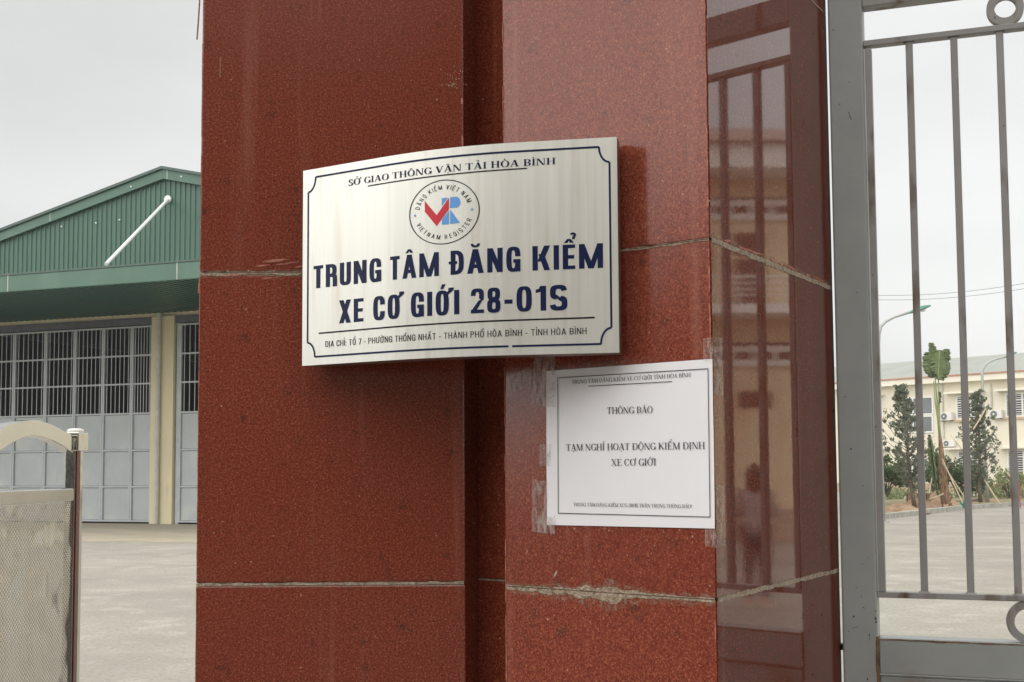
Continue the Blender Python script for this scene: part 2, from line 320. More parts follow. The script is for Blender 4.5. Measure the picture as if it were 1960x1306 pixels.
M = dict(
    stain=stain_mat(),
    rust=mat("rust", (0.10, 0.05, 0.025), 0.9, col2=(0.24, 0.15, 0.08), scale=60),
    asphalt=mat("asphalt", (0.09, 0.088, 0.084), 0.9, col2=(0.14, 0.135, 0.13), scale=3, bump=0.3, bscale=60),
    house_wall=mat("added_house_wall", (0.34, 0.28, 0.22), 0.9, var=0.12, scale=0.7),
    roof_red=mat("added_house_roof", (0.20, 0.09, 0.07), 0.85, var=0.15, scale=3),
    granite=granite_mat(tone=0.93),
    granite_lit=granite_mat("lit_red_granite", 1.08, (0.13, 0.20), 1.52),  # same stone, colour brightened for the light the right face catches
    granite_mirror_shaded=granite_mat("shaded_mirror_polished_granite", 0.62, (0.03, 0.055), 1.70),  # mirror polish; colour also darkened to carry the side face's shade
    grout=mat("grout", (0.22, 0.165, 0.115), 0.9, col2=(0.50, 0.41, 0.31), scale=140, bump=0.4, bscale=300),
    groove=mat("dark_mortar", (0.05, 0.018, 0.013), 0.9, col2=(0.13, 0.05, 0.035), scale=35, stretch=(1, 1, 0.25)),
    chip=mat("chipped_granite", (0.30, 0.075, 0.045), 0.7, col2=(0.50, 0.22, 0.15), scale=120),
    steel_sign=mat("brushed_sign_steel", (0.77, 0.775, 0.73), 0.36, 0.72, col2=(0.82, 0.825, 0.78), scale=3.0, stretch=(40, 40, 0.8), rvar=0.03,
                   spots=[((0.66, 0.63, 0.54), 9, 0.55, 0.85, (8, 8, 0.5)), ((0.5, 0.47, 0.4), 55, 0.73, 0.8, (1, 1, 0.4))]),
    steel_edge=mat("sign_edge_steel", (0.34, 0.28, 0.24), 0.35, 0.8, var=0.2, scale=20),
    navy=mat("navy_enamel", (0.006, 0.013, 0.055), 0.3, var=0.3, scale=8, col2=(0.010, 0.018, 0.07), spec=0.25),
    black=mat("black_ink", (0.010, 0.009, 0.016), 0.35, var=0.2, spec=0.25),
    ink=mat("printer_ink", (0.02, 0.02, 0.024), 0.8, var=0.3, scale=90),
    logo_red=mat("red_enamel", (0.62, 0.028, 0.045), 0.3, var=0.08),
    logo_blue=mat("blue_enamel", (0.13, 0.36, 0.78), 0.3, var=0.08),
    star=mat("pale_blue_enamel", (0.2, 0.36, 0.6), 0.3, var=0.08),
    paper=mat("white_paper", (0.87, 0.865, 0.90), 0.75, var=0.02, scale=5, bump=0.06, bscale=9),
    tape=tape_mat(),
    gate=mat("grey_gate_paint", (0.33, 0.35, 0.345), 0.38, var=0.07, scale=6, rvar=0.08, bump=0.03, bscale=40,
             spots=[((0.03, 0.025, 0.022), 60, 0.74, 0.77), ((0.22, 0.15, 0.09), 7, 0.62, 0.82)]),
    gate_bar=mat("worn_gate_paint", (0.31, 0.305, 0.30), 0.45, var=0.08, scale=9,
                 spots=[((0.13, 0.085, 0.05), 26, 0.56, 0.72, (1, 1, 0.35)), ((0.045, 0.03, 0.02), 120, 0.7, 0.75)]),
    dark_iron=mat("dark_iron", (0.02, 0.019, 0.019), 0.5, 0.3),
    concrete=mat("yard_concrete", (0.295, 0.28, 0.24), 0.92, col2=(0.385, 0.365, 0.315), scale=0.5, bump=0.25, bscale=20,
                 spots=[((0.28, 0.266, 0.23), 0.22, 0.5, 0.85, (1.4, 0.35, 1)), ((0.46, 0.44, 0.39), 2.0, 0.55, 0.8), ((0.2, 0.19, 0.17), 9.0, 0.70, 0.75, (1, 2, 1)), ((0.24, 0.23, 0.20), 22.0, 0.52, 0.68), ((0.26, 0.247, 0.213), 0.35, 0.5, 0.75), ((0.58, 0.55, 0.48), 18.0, 0.68, 0.74)]),
    apron=mat("apron_concrete", (0.37, 0.325, 0.245), 0.9, col2=(0.45, 0.395, 0.30), scale=0.9, bump=0.2, bscale=15,
              spots=[((0.34, 0.32, 0.27), 0.7, 0.5, 0.8)]),
    soil=mat("orange_soil", (0.20, 0.125, 0.075), 1.0, col2=(0.38, 0.265, 0.175), scale=2.5, bump=0.9, bscale=8),
    bed=mat("planting_bed_soil", (0.16, 0.15, 0.075), 1.0, col2=(0.30, 0.24, 0.15), scale=1.2, bump=0.8, bscale=8),
    kerb_a=mat("kerb_stone", (0.42, 0.41, 0.37), 0.9, var=0.25, scale=4),
    road=mat("inner_road", (0.36, 0.36, 0.35), 0.9, var=0.12, scale=0.5),
    cladding=mat("green_cladding", (0.055, 0.128, 0.094), 0.45, var=0.07, scale=0.9, stretch=(3, 3, 0.6)),
    trim_green=mat("green_flashing", (0.066, 0.145, 0.108), 0.42, var=0.08, scale=0.7, spots=[((0.095, 0.175, 0.135), 1.0, 0.55, 0.8, (1, 1, 0.3)), ((0.07, 0.13, 0.10), 3.0, 0.62, 0.8, (2, 2, 0.3))]),
    roof_green=mat("green_roof_edge", (0.06, 0.10, 0.085), 0.5, var=0.1),
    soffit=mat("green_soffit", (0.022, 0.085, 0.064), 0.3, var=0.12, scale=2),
    cream=mat("cream_wall", (0.68, 0.61, 0.42), 0.85, var=0.06, scale=0.7, spots=[((0.52, 0.46, 0.32), 1.3, 0.6, 0.85, (2, 2, 0.6))]),
    door=mat("door_grey", (0.43, 0.465, 0.485), 0.5, var=0.06, scale=0.9, spots=[((0.55, 0.56, 0.52), 0.9, 0.56, 0.8), ((0.36, 0.37, 0.36), 2.5, 0.62, 0.8, (1, 1, 0.35))]),
    door_frame=mat("door_frame_grey", (0.46, 0.495, 0.52), 0.5, var=0.08, scale=2),
    track=mat("door_track", (0.10, 0.11, 0.125), 0.6, var=0.2),
    dark_in=mat("interior_dark", (0.010, 0.011, 0.012), 0.9, var=0.2),
    pvc=mat("grey_downpipe", (0.50, 0.51, 0.46), 0.5, var=0.12, scale=3),
    white_pipe=mat("white_pipe", (0.74, 0.75, 0.74), 0.5, var=0.04),
    steel=mat("polished_stainless", (0.58, 0.57, 0.54), 0.09, 1.0, var=0.05, scale=2, bump=0.05, bscale=7),
    steel_dull=mat("dull_stainless", (0.54, 0.53, 0.50), 0.16, 1.0, var=0.08, scale=6, stretch=(1, 1, 0.1)),
    perf=perforated_mat(),
    maroon=mat("maroon_reflection", (0.13, 0.03, 0.02), 0.25, var=0.15, scale=5),
    cap_white=mat("white_cap", (0.82, 0.82, 0.79), 0.35, var=0.03),
    office=mat("office_cream", (0.74, 0.70, 0.575), 0.9, var=0.05, scale=0.5, spots=[((0.6, 0.54, 0.4), 0.8, 0.6, 0.85, (1, 1, 0.3))]),
    office_trim=mat("office_trim", (0.80, 0.76, 0.65), 0.9, var=0.05, scale=0.6),
    sill=mat("tan_sill", (0.55, 0.42, 0.28), 0.9, var=0.08),
    office_roof=mat("grey_green_roof", (0.32, 0.338, 0.305), 0.7, var=0.08, scale=0.6, stretch=(1, 1, 1)),
    gutter=mat("brick_red_gutter", (0.45, 0.24, 0.16), 0.8, var=0.1),
    plinth=mat("plinth_tan", (0.44, 0.34, 0.24), 0.9, var=0.1),
    win_white=mat("white_window_frame", (0.78, 0.78, 0.76), 0.5, var=0.03),
    glass=mat("dusky_glass", (0.10, 0.12, 0.13), 0.1, var=0.2, scale=0.4, spec=0.8),
    glass_dark=mat("dark_glass", (0.03, 0.034, 0.036), 0.15, var=0.2, scale=0.6),
    ac_body=mat("air_conditioner_white", (0.72, 0.72, 0.69), 0.5, var=0.05),
    ac_fan=mat("fan_grille_grey", (0.16, 0.17, 0.18), 0.6, var=0.2, scale=20),
    lamp_grey=mat("galvanised_pole", (0.42, 0.44, 0.44), 0.5, 0.2, var=0.08),
    lamp_green=mat("green_lamp_head", (0.07, 0.25, 0.17), 0.4, var=0.08),
    lamp_glass=mat("lamp_lens", (0.7, 0.7, 0.66), 0.2, var=0.03),
    bark=mat("bark", (0.14, 0.11, 0.085), 0.95, var=0.3, scale=12),
    juniper=mat("juniper_leaf", (0.12, 0.145, 0.095), 0.8, col2=(0.23, 0.255, 0.18), scale=2.2, backlit=0.25),
    dark_leaf=mat("dark_shrub_leaf", (0.06, 0.11, 0.04), 0.7, col2=(0.13, 0.19, 0.075), scale=3, backlit=0.25),
    lime_leaf=mat("pale_shrub_leaf", (0.17, 0.21, 0.09), 0.8, col2=(0.32, 0.34, 0.18), scale=3, backlit=0.25),
    banana=mat("banana_leaf", (0.13, 0.20, 0.08), 0.55, col2=(0.25, 0.31, 0.15), scale=6, backlit=0.3),
    banana_stalk=mat("banana_stalk", (0.24, 0.30, 0.12), 0.6, col2=(0.34, 0.38, 0.18), scale=4),
    husk=mat("dry_husk", (0.10, 0.06, 0.04), 0.95, col2=(0.36, 0.22, 0.13), scale=5, stretch=(3, 3, 1)),
    bamboo=mat("pale_bamboo", (0.50, 0.43, 0.29), 0.7, var=0.12, scale=5),
    teal=mat("teal_plastic", (0.02, 0.22, 0.20), 0.4, var=0.1),
    barrier_red=mat("barrier_red", (0.45, 0.09, 0.08), 0.6, var=0.1),
    wire=mat("black_cable", (0.06, 0.06, 0.065), 0.6),
    yellow=mat("yellow_house_wall", (0.74, 0.60, 0.42), 0.9, var=0.07, scale=0.7, spots=[((0.48, 0.36, 0.22), 1.2, 0.55, 0.85, (1, 1, 0.3))]),
    white_wall=mat("white_trim", (0.78, 0.76, 0.72), 0.8, var=0.03),
    tile_roof=mat("brown_tile_roof", (0.36, 0.28, 0.24), 0.85, var=0.15, scale=3),
    step=mat("step_stone", (0.42, 0.34, 0.26), 0.8, var=0.1),
    shutter=mat("brown_shutter", (0.10, 0.06, 0.05), 0.6, var=0.2),
    skin=mat("skin", (0.52, 0.32, 0.23), 0.55, var=0.05),
    hair=mat("dark_hair", (0.02, 0.014, 0.012), 0.5, var=0.2),
    coat=mat("pale_coat", (0.30, 0.26, 0.25), 0.85, var=0.05),
    trousers=mat("dark_trousers", (0.05, 0.05, 0.06), 0.85, var=0.1),
    sandal=mat("pale_sandal", (0.66, 0.58, 0.50), 0.6, var=0.05),
)

# ------------------------------------------------------------------ the setting: ground
g = MB()
rings = [0, 3, 8, 16, 30, 60, 120, 300, 600]
segs = 48
vs = [(0, 20, 0)]; fs = []
for r_ in rings[1:]:
    for k in range(segs):
        a = 2 * math.pi * k / segs
        vs.append((r_ * math.cos(a), 20 + r_ * math.sin(a), 0))
for k in range(segs):
    fs.append((0, 1 + k, 1 + (k + 1) % segs))
for i in range(len(rings) - 2):
    for k in range(segs):
        a, b_ = 1 + i * segs + k, 1 + i * segs + (k + 1) % segs
        fs.append((a, a + segs, b_ + segs, b_))
g.faces(vs, fs)
meta(g.build("ground", M['concrete']), kind='structure')

b = MB(); b.face([(-90, -9, .004), (90, -9, .004), (90, 0.9, .004), (-90, 0.9, .004)])
meta(b.build("road", M['asphalt']), kind='structure')
def added_house(x0, x1, y0, y1, h, label):  # unseen houses, added to shape what the pillar's faces reflect
    t = thing("added_house", ((x0 + x1) / 2, y1, 0), label, "house")
    b = MB(); b.box(x0, y0, 0, x1, y1, h); b.build("wall", M['house_wall'], t)
    b = MB(); b.prism([(x0 - .4, y1 + .5, h + .002), (x1 + .4, y1 + .5, h + .002), ((x1 + .4), (y0 + y1) / 2, h + 1.6), (x0 - .4, (y0 + y1) / 2, h + 1.6)], (0, 0, .12)); b.prism([(x0 - .4, y0 - .5, h + .002), (x1 + .4, y0 - .5, h + .002), ((x1 + .4), (y0 + y1) / 2 - .01, h + 1.6), (x0 - .4, (y0 + y1) / 2 - .01, h + 1.6)], (0, 0, .12)); b.build("roof", M['roof_red'], t)
    k = x0 + 1.0
    while k < x1 - 1.8:
        for z in [1.0 + 3.3 * i for i in range(int(h // 3.3))]:
            w = MB(); w.box(k, y1 + .003, z, k + 1.2, y1 + .06, z + 1.4); o = w.build("window", M['win_white'], t)
            w = MB(); w.box(k + .08, y1 + .061, z + .08, k + 1.12, y1 + .068, z + 1.32); w.build("pane", M['glass_dark'], o)
        k += 2.6
    b = MB(); b.box(x1 - 1.5, y1 + .003, 0, x1 - .4, y1 + .07, 2.2); b.build("door", M['shutter'], t)
added_house(-0.5, 12.0, -22.0, -12.0, 11.0, "tall unseen house added behind the viewer to be mirrored in the pillar")
added_house(-15.0, -0.56, -24.0, -13.0, 8.6, "lower unseen house added behind the viewer, left of the tall one")
added_house(-34.0, -22.0, -26.0, -8.5, 6.8, "house at the street's far left, mirrored in the pillar's right face")

# ------------------------------------------------------------------ entrance pillar
LB = Plane((0.0, 1.80), 0.0)                       # left face, square to the view
CORNER = Vector((0.249, 1.55, 0))
RB = Plane(CORNER, 38.0)                            # right face, s = 0 at the corner, negative leftwards
SIDE_DIR = Vector((math.sin(math.radians(31)), math.cos(math.radians(31)), 0))
class Side(Plane):
    def __init__(self):
        self.o = CORNER.copy(); self.t = SIDE_DIR; self.n = Vector((SIDE_DIR.y, -SIDE_DIR.x, 0))
SD = Side()
RC = Plane(CORNER - RB.n * 0.062, 38.0)            # recessed strip between the two blocks
ROWS = [0.0, 0.10, 0.546, 0.993, 1.440, 1.887, 2.334, 2.781, 3.2]
xl = LB.hit(380, 650)[0]; xr = LB.hit(890, 900)[0]
sl = RB.hit(966, 900)[0]
side_len = SD.hit(1599, 650)[0]
pillar = thing("stone_pillar", (0.0, 2.0, 0.0), "polished red granite gate pillar carrying the steel plate and the paper notice", "pillar")
GAP = 0.0028
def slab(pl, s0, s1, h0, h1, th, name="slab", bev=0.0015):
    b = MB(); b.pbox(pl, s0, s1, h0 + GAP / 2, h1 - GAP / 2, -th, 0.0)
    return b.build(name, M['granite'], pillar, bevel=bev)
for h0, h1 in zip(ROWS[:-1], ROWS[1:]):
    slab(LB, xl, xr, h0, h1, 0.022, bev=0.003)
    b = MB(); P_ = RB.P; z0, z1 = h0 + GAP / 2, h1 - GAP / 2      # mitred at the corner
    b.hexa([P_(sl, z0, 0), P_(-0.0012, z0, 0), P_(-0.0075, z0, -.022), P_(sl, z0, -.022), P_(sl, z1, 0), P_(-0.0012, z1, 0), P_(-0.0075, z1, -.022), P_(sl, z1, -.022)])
    b.build("slab", M['granite_lit'], pillar, bevel=0.0012)
    slab(RC, RC.hit(900, 900)[0], sl + 0.06, h0, h1, 0.02)
    # side slab with a rounded far edge
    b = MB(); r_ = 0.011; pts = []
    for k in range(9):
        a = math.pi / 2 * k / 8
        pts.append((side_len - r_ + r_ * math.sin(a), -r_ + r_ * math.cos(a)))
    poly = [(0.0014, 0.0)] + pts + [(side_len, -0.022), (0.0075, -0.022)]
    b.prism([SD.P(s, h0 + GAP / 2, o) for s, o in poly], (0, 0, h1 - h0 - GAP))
    b.build("slab", M['granite_mirror_shaded'], pillar)
# core behind the slabs, mortar in the joints
core = MB()
cp = [(xl + 0.004, 1.8035), (xr - 0.004, 1.8035)]
q = SD.P(side_len - 0.016, 0, -0.0035)
core_pts = [LB.P(xl + 0.004, 0.002, -0.0035), LB.P(xr - 0.006, 0.002, -0.0035), LB.P(xr - 0.006, 0.002, -0.1), RC.P(RC.hit(905, 900)[0] + 0.012, 0.002, -0.0035),
            RC.P(sl + 0.02, 0.002, -0.0035), RB.P(sl + 0.02, 0.002, -0.0035), RB.P(-0.006, 0.002, -0.0035), SD.P(0.006, 0.002, -0.0035), q + Vector((0, 0, 0.002)),
            Vector((0.30, 2.35, 0.002)), Vector((xl + 0.004, 2.35, 0.002))]
core.prism(core_pts, (0, 0, 3.195))
core.build("mortar_core", M['grout'], pillar)
gr = MB()      # dark gap beside the left block
s905 = RC.hit(900, 900)[0]
gr.hexa([Vector(p) for p in ((xr - 0.004, 1.824, 0.001), (xr + 0.02, 1.868, 0.001), (xr + 0.02, 1.95, 0.001), (xr - 0.05, 1.95, 0.001),
                             (xr - 0.004, 1.824, 3.19), (xr + 0.02, 1.868, 3.19), (xr + 0.02, 1.95, 3.19), (xr - 0.05, 1.95, 3.19))])
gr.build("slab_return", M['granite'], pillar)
gk = MB(); gs = RC.hit(902.5, 900)[0]
gk.hexa([Vector((p.x, p.y, z)) for z in (0.001, 3.19) for p in (RC.P(gs - .0028, 0, .0015), RC.P(gs, 0, .0012), RC.P(gs, 0, -.01), RC.P(gs - .0028, 0, -.01))])
gk.build("groove", M['groove'], pillar)
bk = MB()
for (a, b_) in ((Vector((xl - 0.012, 1.823, 0)), Vector((xl - 0.012, 2.36, 0))), ):
    pass
back = MB()
back.box(xl + 0.001, 1.823, 0.001, xl + 0.0025, 2.352, 3.19)
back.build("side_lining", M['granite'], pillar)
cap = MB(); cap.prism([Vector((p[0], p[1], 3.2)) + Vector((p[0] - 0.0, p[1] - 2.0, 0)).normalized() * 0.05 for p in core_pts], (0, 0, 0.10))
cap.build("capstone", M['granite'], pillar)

def ribbon(pl, pts, wfun, off, mb, step=0.0014, seed=0.0):
    """ragged mortar smear following a joint"""
    for (s0, h0), (s1, h1) in zip(pts[:-1], pts[1:]):
        n_ = max(2, int(math.hypot(s1 - s0, h1 - h0) / step))
        prev = None
        for i in range(n_ + 1):
            k = i / n_; s = s0 + (s1 - s0) * k; h = h0 + (h1 - h0) * k
            w1, w2 = wfun(s, k)
            j1, j2 = (sum(a_ * mnoise.noise(Vector((s * f_ + seed, h * f_, z_))) for f_, a_ in ((45, .55), (160, .35), (600, .3))) for z_ in (1.3, 9.1))
            w1 = max(0.0004, w1 * (1 + 0.9 * j1)); w2 = max(0.0004, w2 * (1 + 0.9 * j2))
            vert = abs(h1 - h0) > abs(s1 - s0)
            cur = (pl.P(s + w1, h, off), pl.P(s - w2, h, off)) if vert else (pl.P(s, h + w1, off), pl.P(s, h - w2, off))
            if prev: mb.face([prev[0], cur[0], cur[1], prev[1]])
            prev = cur
# mortar smears
sm = MB()
ribbon(LB, [(xl + 0.001, 1.887), (xr - 0.002, 1.887)], lambda s, k: (0.0016, 0.0020 + 0.002 * max(0, math.sin(k * 23)) * (1 if k < 0.4 else 0.2)), 0.0006, sm, seed=1)
ribbon(LB, [(xl + 0.001, 1.440), (xr - 0.002, 1.440)], lambda s, k: (0.0013 + 0.001 * math.sin(k * 30) ** 2, 0.0016), 0.0006, sm, seed=2)
def wide(s, k):
    b_ = math.exp(-((k - 0.5) / 0.16) ** 2)
    return 0.0020 + 0.006 * b_ * (0.7 + 0.3 * math.sin(k * 50)), 0.0032 + 0.0095 * b_ * (0.75 + 0.25 * math.sin(k * 37)) + 0.003 * math.exp(-((k - .2) / .15) ** 2)
ribbon(RB, [(sl + 0.001, 1.440), (-0.002, 1.440)], wide, 0.0006, sm, seed=3)
ribbon(RB, [(sl + 0.001, 1.887), (-0.002, 1.887)], lambda s, k: (0.0012, 0.0020), 0.0006, sm, seed=4)
ribbon(SD, [(0.002, 1.887), (side_len - 0.012, 1.887)], lambda s, k: (0.0024, 0.0042), 0.0006, sm, seed=5)
ribbon(SD, [(0.002, 1.440), (side_len - 0.012, 1.440)], lambda s, k: (0.0032, 0.003), 0.0006, sm, seed=6)
ribbon(SD, [(0.002, 2.334), (side_len - 0.012, 2.334)], lambda s, k: (0.001, 0.001), 0.0006, sm, seed=7)
ribbon(RC, [(s905 + 0.002, 1.440), (sl + 0.004, 1.440)], lambda s, k: (0.0012, 0.001), 0.0006, sm, seed=8)
ck = MB()
for pl_, a_, c_, h_ in ((RB, sl + 0.002, -0.003, 1.440), (RB, -0.118, -0.003, 1.887), (LB, xl + 0.004, xr - 0.004, 1.8875)):
    ribbon(pl_, [(a_, h_), (c_, h_)], lambda s, k: (0.0003 + 0.0003 * math.sin(k * 19) ** 2, 0.0004), 0.0009, ck, seed=a_ + 20)
ck.build("joint_crack", M['groove'], pillar, normals=False)
stn = MB()
ribbon(RB, [(sl + 0.001, 1.440), (-0.002, 1.440)], lambda s, k: tuple(w * 1.7 + 0.002 for w in wide(s, k)), 0.0003, stn, seed=30)
ribbon(LB, [(xl + 0.001, 1.887), (xr - 0.002, 1.887)], lambda s, k: (0.005, 0.006), 0.0003, stn, seed=31)
ribbon(LB, [(xl + 0.001, 1.440), (xr - 0.002, 1.440)], lambda s, k: (0.003, 0.004), 0.0003, stn, seed=32)
ribbon(SD, [(0.002, 1.887), (side_len - 0.012, 1.887)], lambda s, k: (0.008, 0.006), 0.0003, stn, seed=33)
stn.build("mortar_stain", M['stain'], pillar, normals=False)
sm.build("joint_mortar", M['grout'], pillar, normals=False)
# chipped pale arrises
ch = MB()
def vchips(pl, s, h0, h1, w, cover, seed):
    h = h0; rr = random.Random(seed)
    while h < h1:
        l_ = rr.uniform(0.008, 0.05)
        if rr.random() < cover:
            ribbon(pl, [(s, h), (s, h + l_)], lambda a, k: (w * 0.6 * math.sin(math.pi * min(1, max(0.02, k))), w * 0.6), 0.0007, ch, step=0.002, seed=seed)
        h += l_ + 0.002
vchips(RB, -0.0022, 0.9, 2.7, 0.0016, 0.55, 11)
vchips(RB, sl + 0.0014, 0.9, 2.7, 0.0014, 0.6, 12)
vchips(LB, xr - 0.0022, 1.9, 2.6, 0.0022, 0.5, 13)
vchips(LB, xl + 0.0012, 0.9, 2.6, 0.001, 0.5, 14)
rr = random.Random(5)
for s_, w_, dh in ((-0.33, 0.022, 0.0115), (-0.345, 0.03, 0.0155), (-0.36, 0.02, 0.0095), (-0.34, 0.034, 0.0175), (-0.318, 0.02, 0.0135), (-0.352, 0.02, -0.009), (-0.308, 0.012, 0.0075), (-0.405, 0.03, -0.0045)):
    ribbon(LB, [(s_ - w_ / 2, 1.887 + dh), (s_ + w_ / 2, 1.887 + dh + 0.002)], lambda a, k: (0.0014 * math.sin(math.pi * min(.98, max(.02, k))), 0.001 * math.sin(math.pi * min(.98, max(.02, k)))), 0.0007, ch, step=0.002, seed=s_)
for k in range(14):
    s_ = 0.03 + rr.random() * 0.40; 
    ribbon(SD, [(s_, 1.887 + 0.0045), (s_ + rr.uniform(0.008, 0.05), 1.887 + rr.uniform(0.004, 0.008))], lambda a, k: (0.0012 * math.sin(math.pi * min(.98, max(.02, k))), 0.0022 * math.sin(math.pi * min(.98, max(.02, k)))), 0.0008, ch, step=0.003, seed=k)
ch.build("chipped_edge", M['chip'], pillar, normals=False)
wh = MB()     # small pale scuffs and mortar drips
def scuff(pl, px, py, size, n_, seed):
    rr = random.Random(seed); s0, h0 = pl.hit(px, py)
    for _ in range(n_):
        s, h = s0 + rr.gauss(0, size), h0 + rr.gauss(0, size * 0.8); r_ = rr.uniform(0.0004, 0.0012); a0 = rr.random() * 6
        wh.face([pl.P(s + r_ * rr.uniform(.5, 1.3) * math.cos(a0 + k * 1.05), h + r_ * rr.uniform(.5, 1.5) * math.sin(a0 + k * 1.05), 0.0006) for k in range(6)])
scuff(LB, 866, 150, 0.009, 26, 1); scuff(LB, 860, 163, 0.003, 10, 2); scuff(RB, 1040, 1180, 0.04, 5, 3); scuff(RB, 1300, 1020, 0.05, 14, 4)
scuff(RB, 1180, 1030, 0.06, 18, 5); scuff(LB, 600, 300, 0.15, 14, 6); scuff(LB, 650, 1000, 0.13, 10, 7); scuff(RB, 1250, 380, 0.05, 8, 8); scuff(RB, 1000, 180, 0.03, 8, 9)
s, h = RB.hit(1063, 1100); wh.face([RB.P(s + a * 0.001, h + b_ * 0.001, 0.0006) for a, b_ in ((-3, -4), (0, -3), (2, 0), (4, 6), (1, 4), (-2, 0))])
s, h = LB.hit(421, 110); wh.face([LB.P(s + a, h + b_, 0.0006) for a, b_ in ((0, 0), (0.0008, 0), (0.001, -0.03), (0.0002, -0.03))])
wh.build("pale_scuff", M['grout'], pillar, normals=False)
st = MB()
st.tube([at_depth(381, -40, 1.81), at_depth(382, 5, 1.81), at_depth(379, 50, 1.81), at_depth(377, 76, 1.81)], 0.0012, 6)
st.tube([at_depth(384, 520, 1.803), at_depth(381, 545, 1.803), at_depth(379.5, 562, 1.803)], 0.0009, 6)
st.build("loose_sealant", M['chip'], pillar)

# ------------------------------------------------------------------ lettering engine (own stroke capitals)
SANS = dict(s=0.183, t=0.145, d=0.195, dt=0.195, n=3.0, serif=False, sl=0, st=0, w0=0.475,
            w={'M': 0.80, 'A': 0.60, 'N': 0.545, 'T': 0.42, 'E': 0.42, 'K': 0.59, 'X': 0.52, 'V': 0.58, '-': 0.33, ' ': 0.26, '1': 0.34, 'Đ': 0.56, 'R': 0.49, 'G': 0.49, 'I': 0.183, ':': 0.14, '2': 0.5, '8': 0.5, '0': 0.5, 'S': 0.55}, gap=0.125)
SANSR = dict(SANS, s=0.115, t=0.10, d=0.125, dt=0.125, n=2.6, w0=0.53, gap=0.15,
             w={'M': 0.70, 'A': 0.58, 'N': 0.55, 'T': 0.50, 'E': 0.46, 'K': 0.56, 'X': 0.52, 'V': 0.56, '-': 0.26, ' ': 0.17, '1': 0.34, 'Đ': 0.60, 'I': 0.115, ':': 0.12, 'R': 0.54, 'P': 0.5})
SERIF = dict(s=0.165, t=0.052, d=0.19, dt=0.065, n=2.1, serif=True, sl=0.075, st=0.042, w0=0.72, gap=0.075,
             w={'M': 0.96, 'A': 0.76, 'N': 0.80, 'T': 0.68, 'E': 0.64, 'K': 0.80, 'X': 0.76, 'V': 0.76, '-': 0.3, ' ': 0.24, '1': 0.42, 'I': 0.315, 'S': 0.52, 'B': 0.66, '2': 0.52, '8': 0.52, '0': 0.52, '!': 0.2, 'Đ': 0.78, 'O': 0.76, 'H': 0.80})
SERIFR = dict(SERIF, s=0.125, d=0.145, dt=0.05, t=0.045)

def arcpts(cx, cy, a, b_, tv, th, a0, a1, n, k=None):
    k = k or max(4, int(abs(a1 - a0) / 15)); out = []
    e = 2.0 / n
    def sp(v): return math.copysign(abs(v) ** e, v)
    prev = None
    for i in range(k + 1):
        t_ = math.radians(a0 + (a1 - a0) * i / k); c, s_ = math.cos(t_), math.sin(t_)
        cur = ((cx + a * sp(c), cy + b_ * sp(s_)), (cx + max(0.001, a - tv) * sp(c), cy + max(0.001, b_ - th) * sp(s_)))
        if prev: out.append([prev[0], cur[0], cur[1], prev[1]])
        prev = cur
    return out

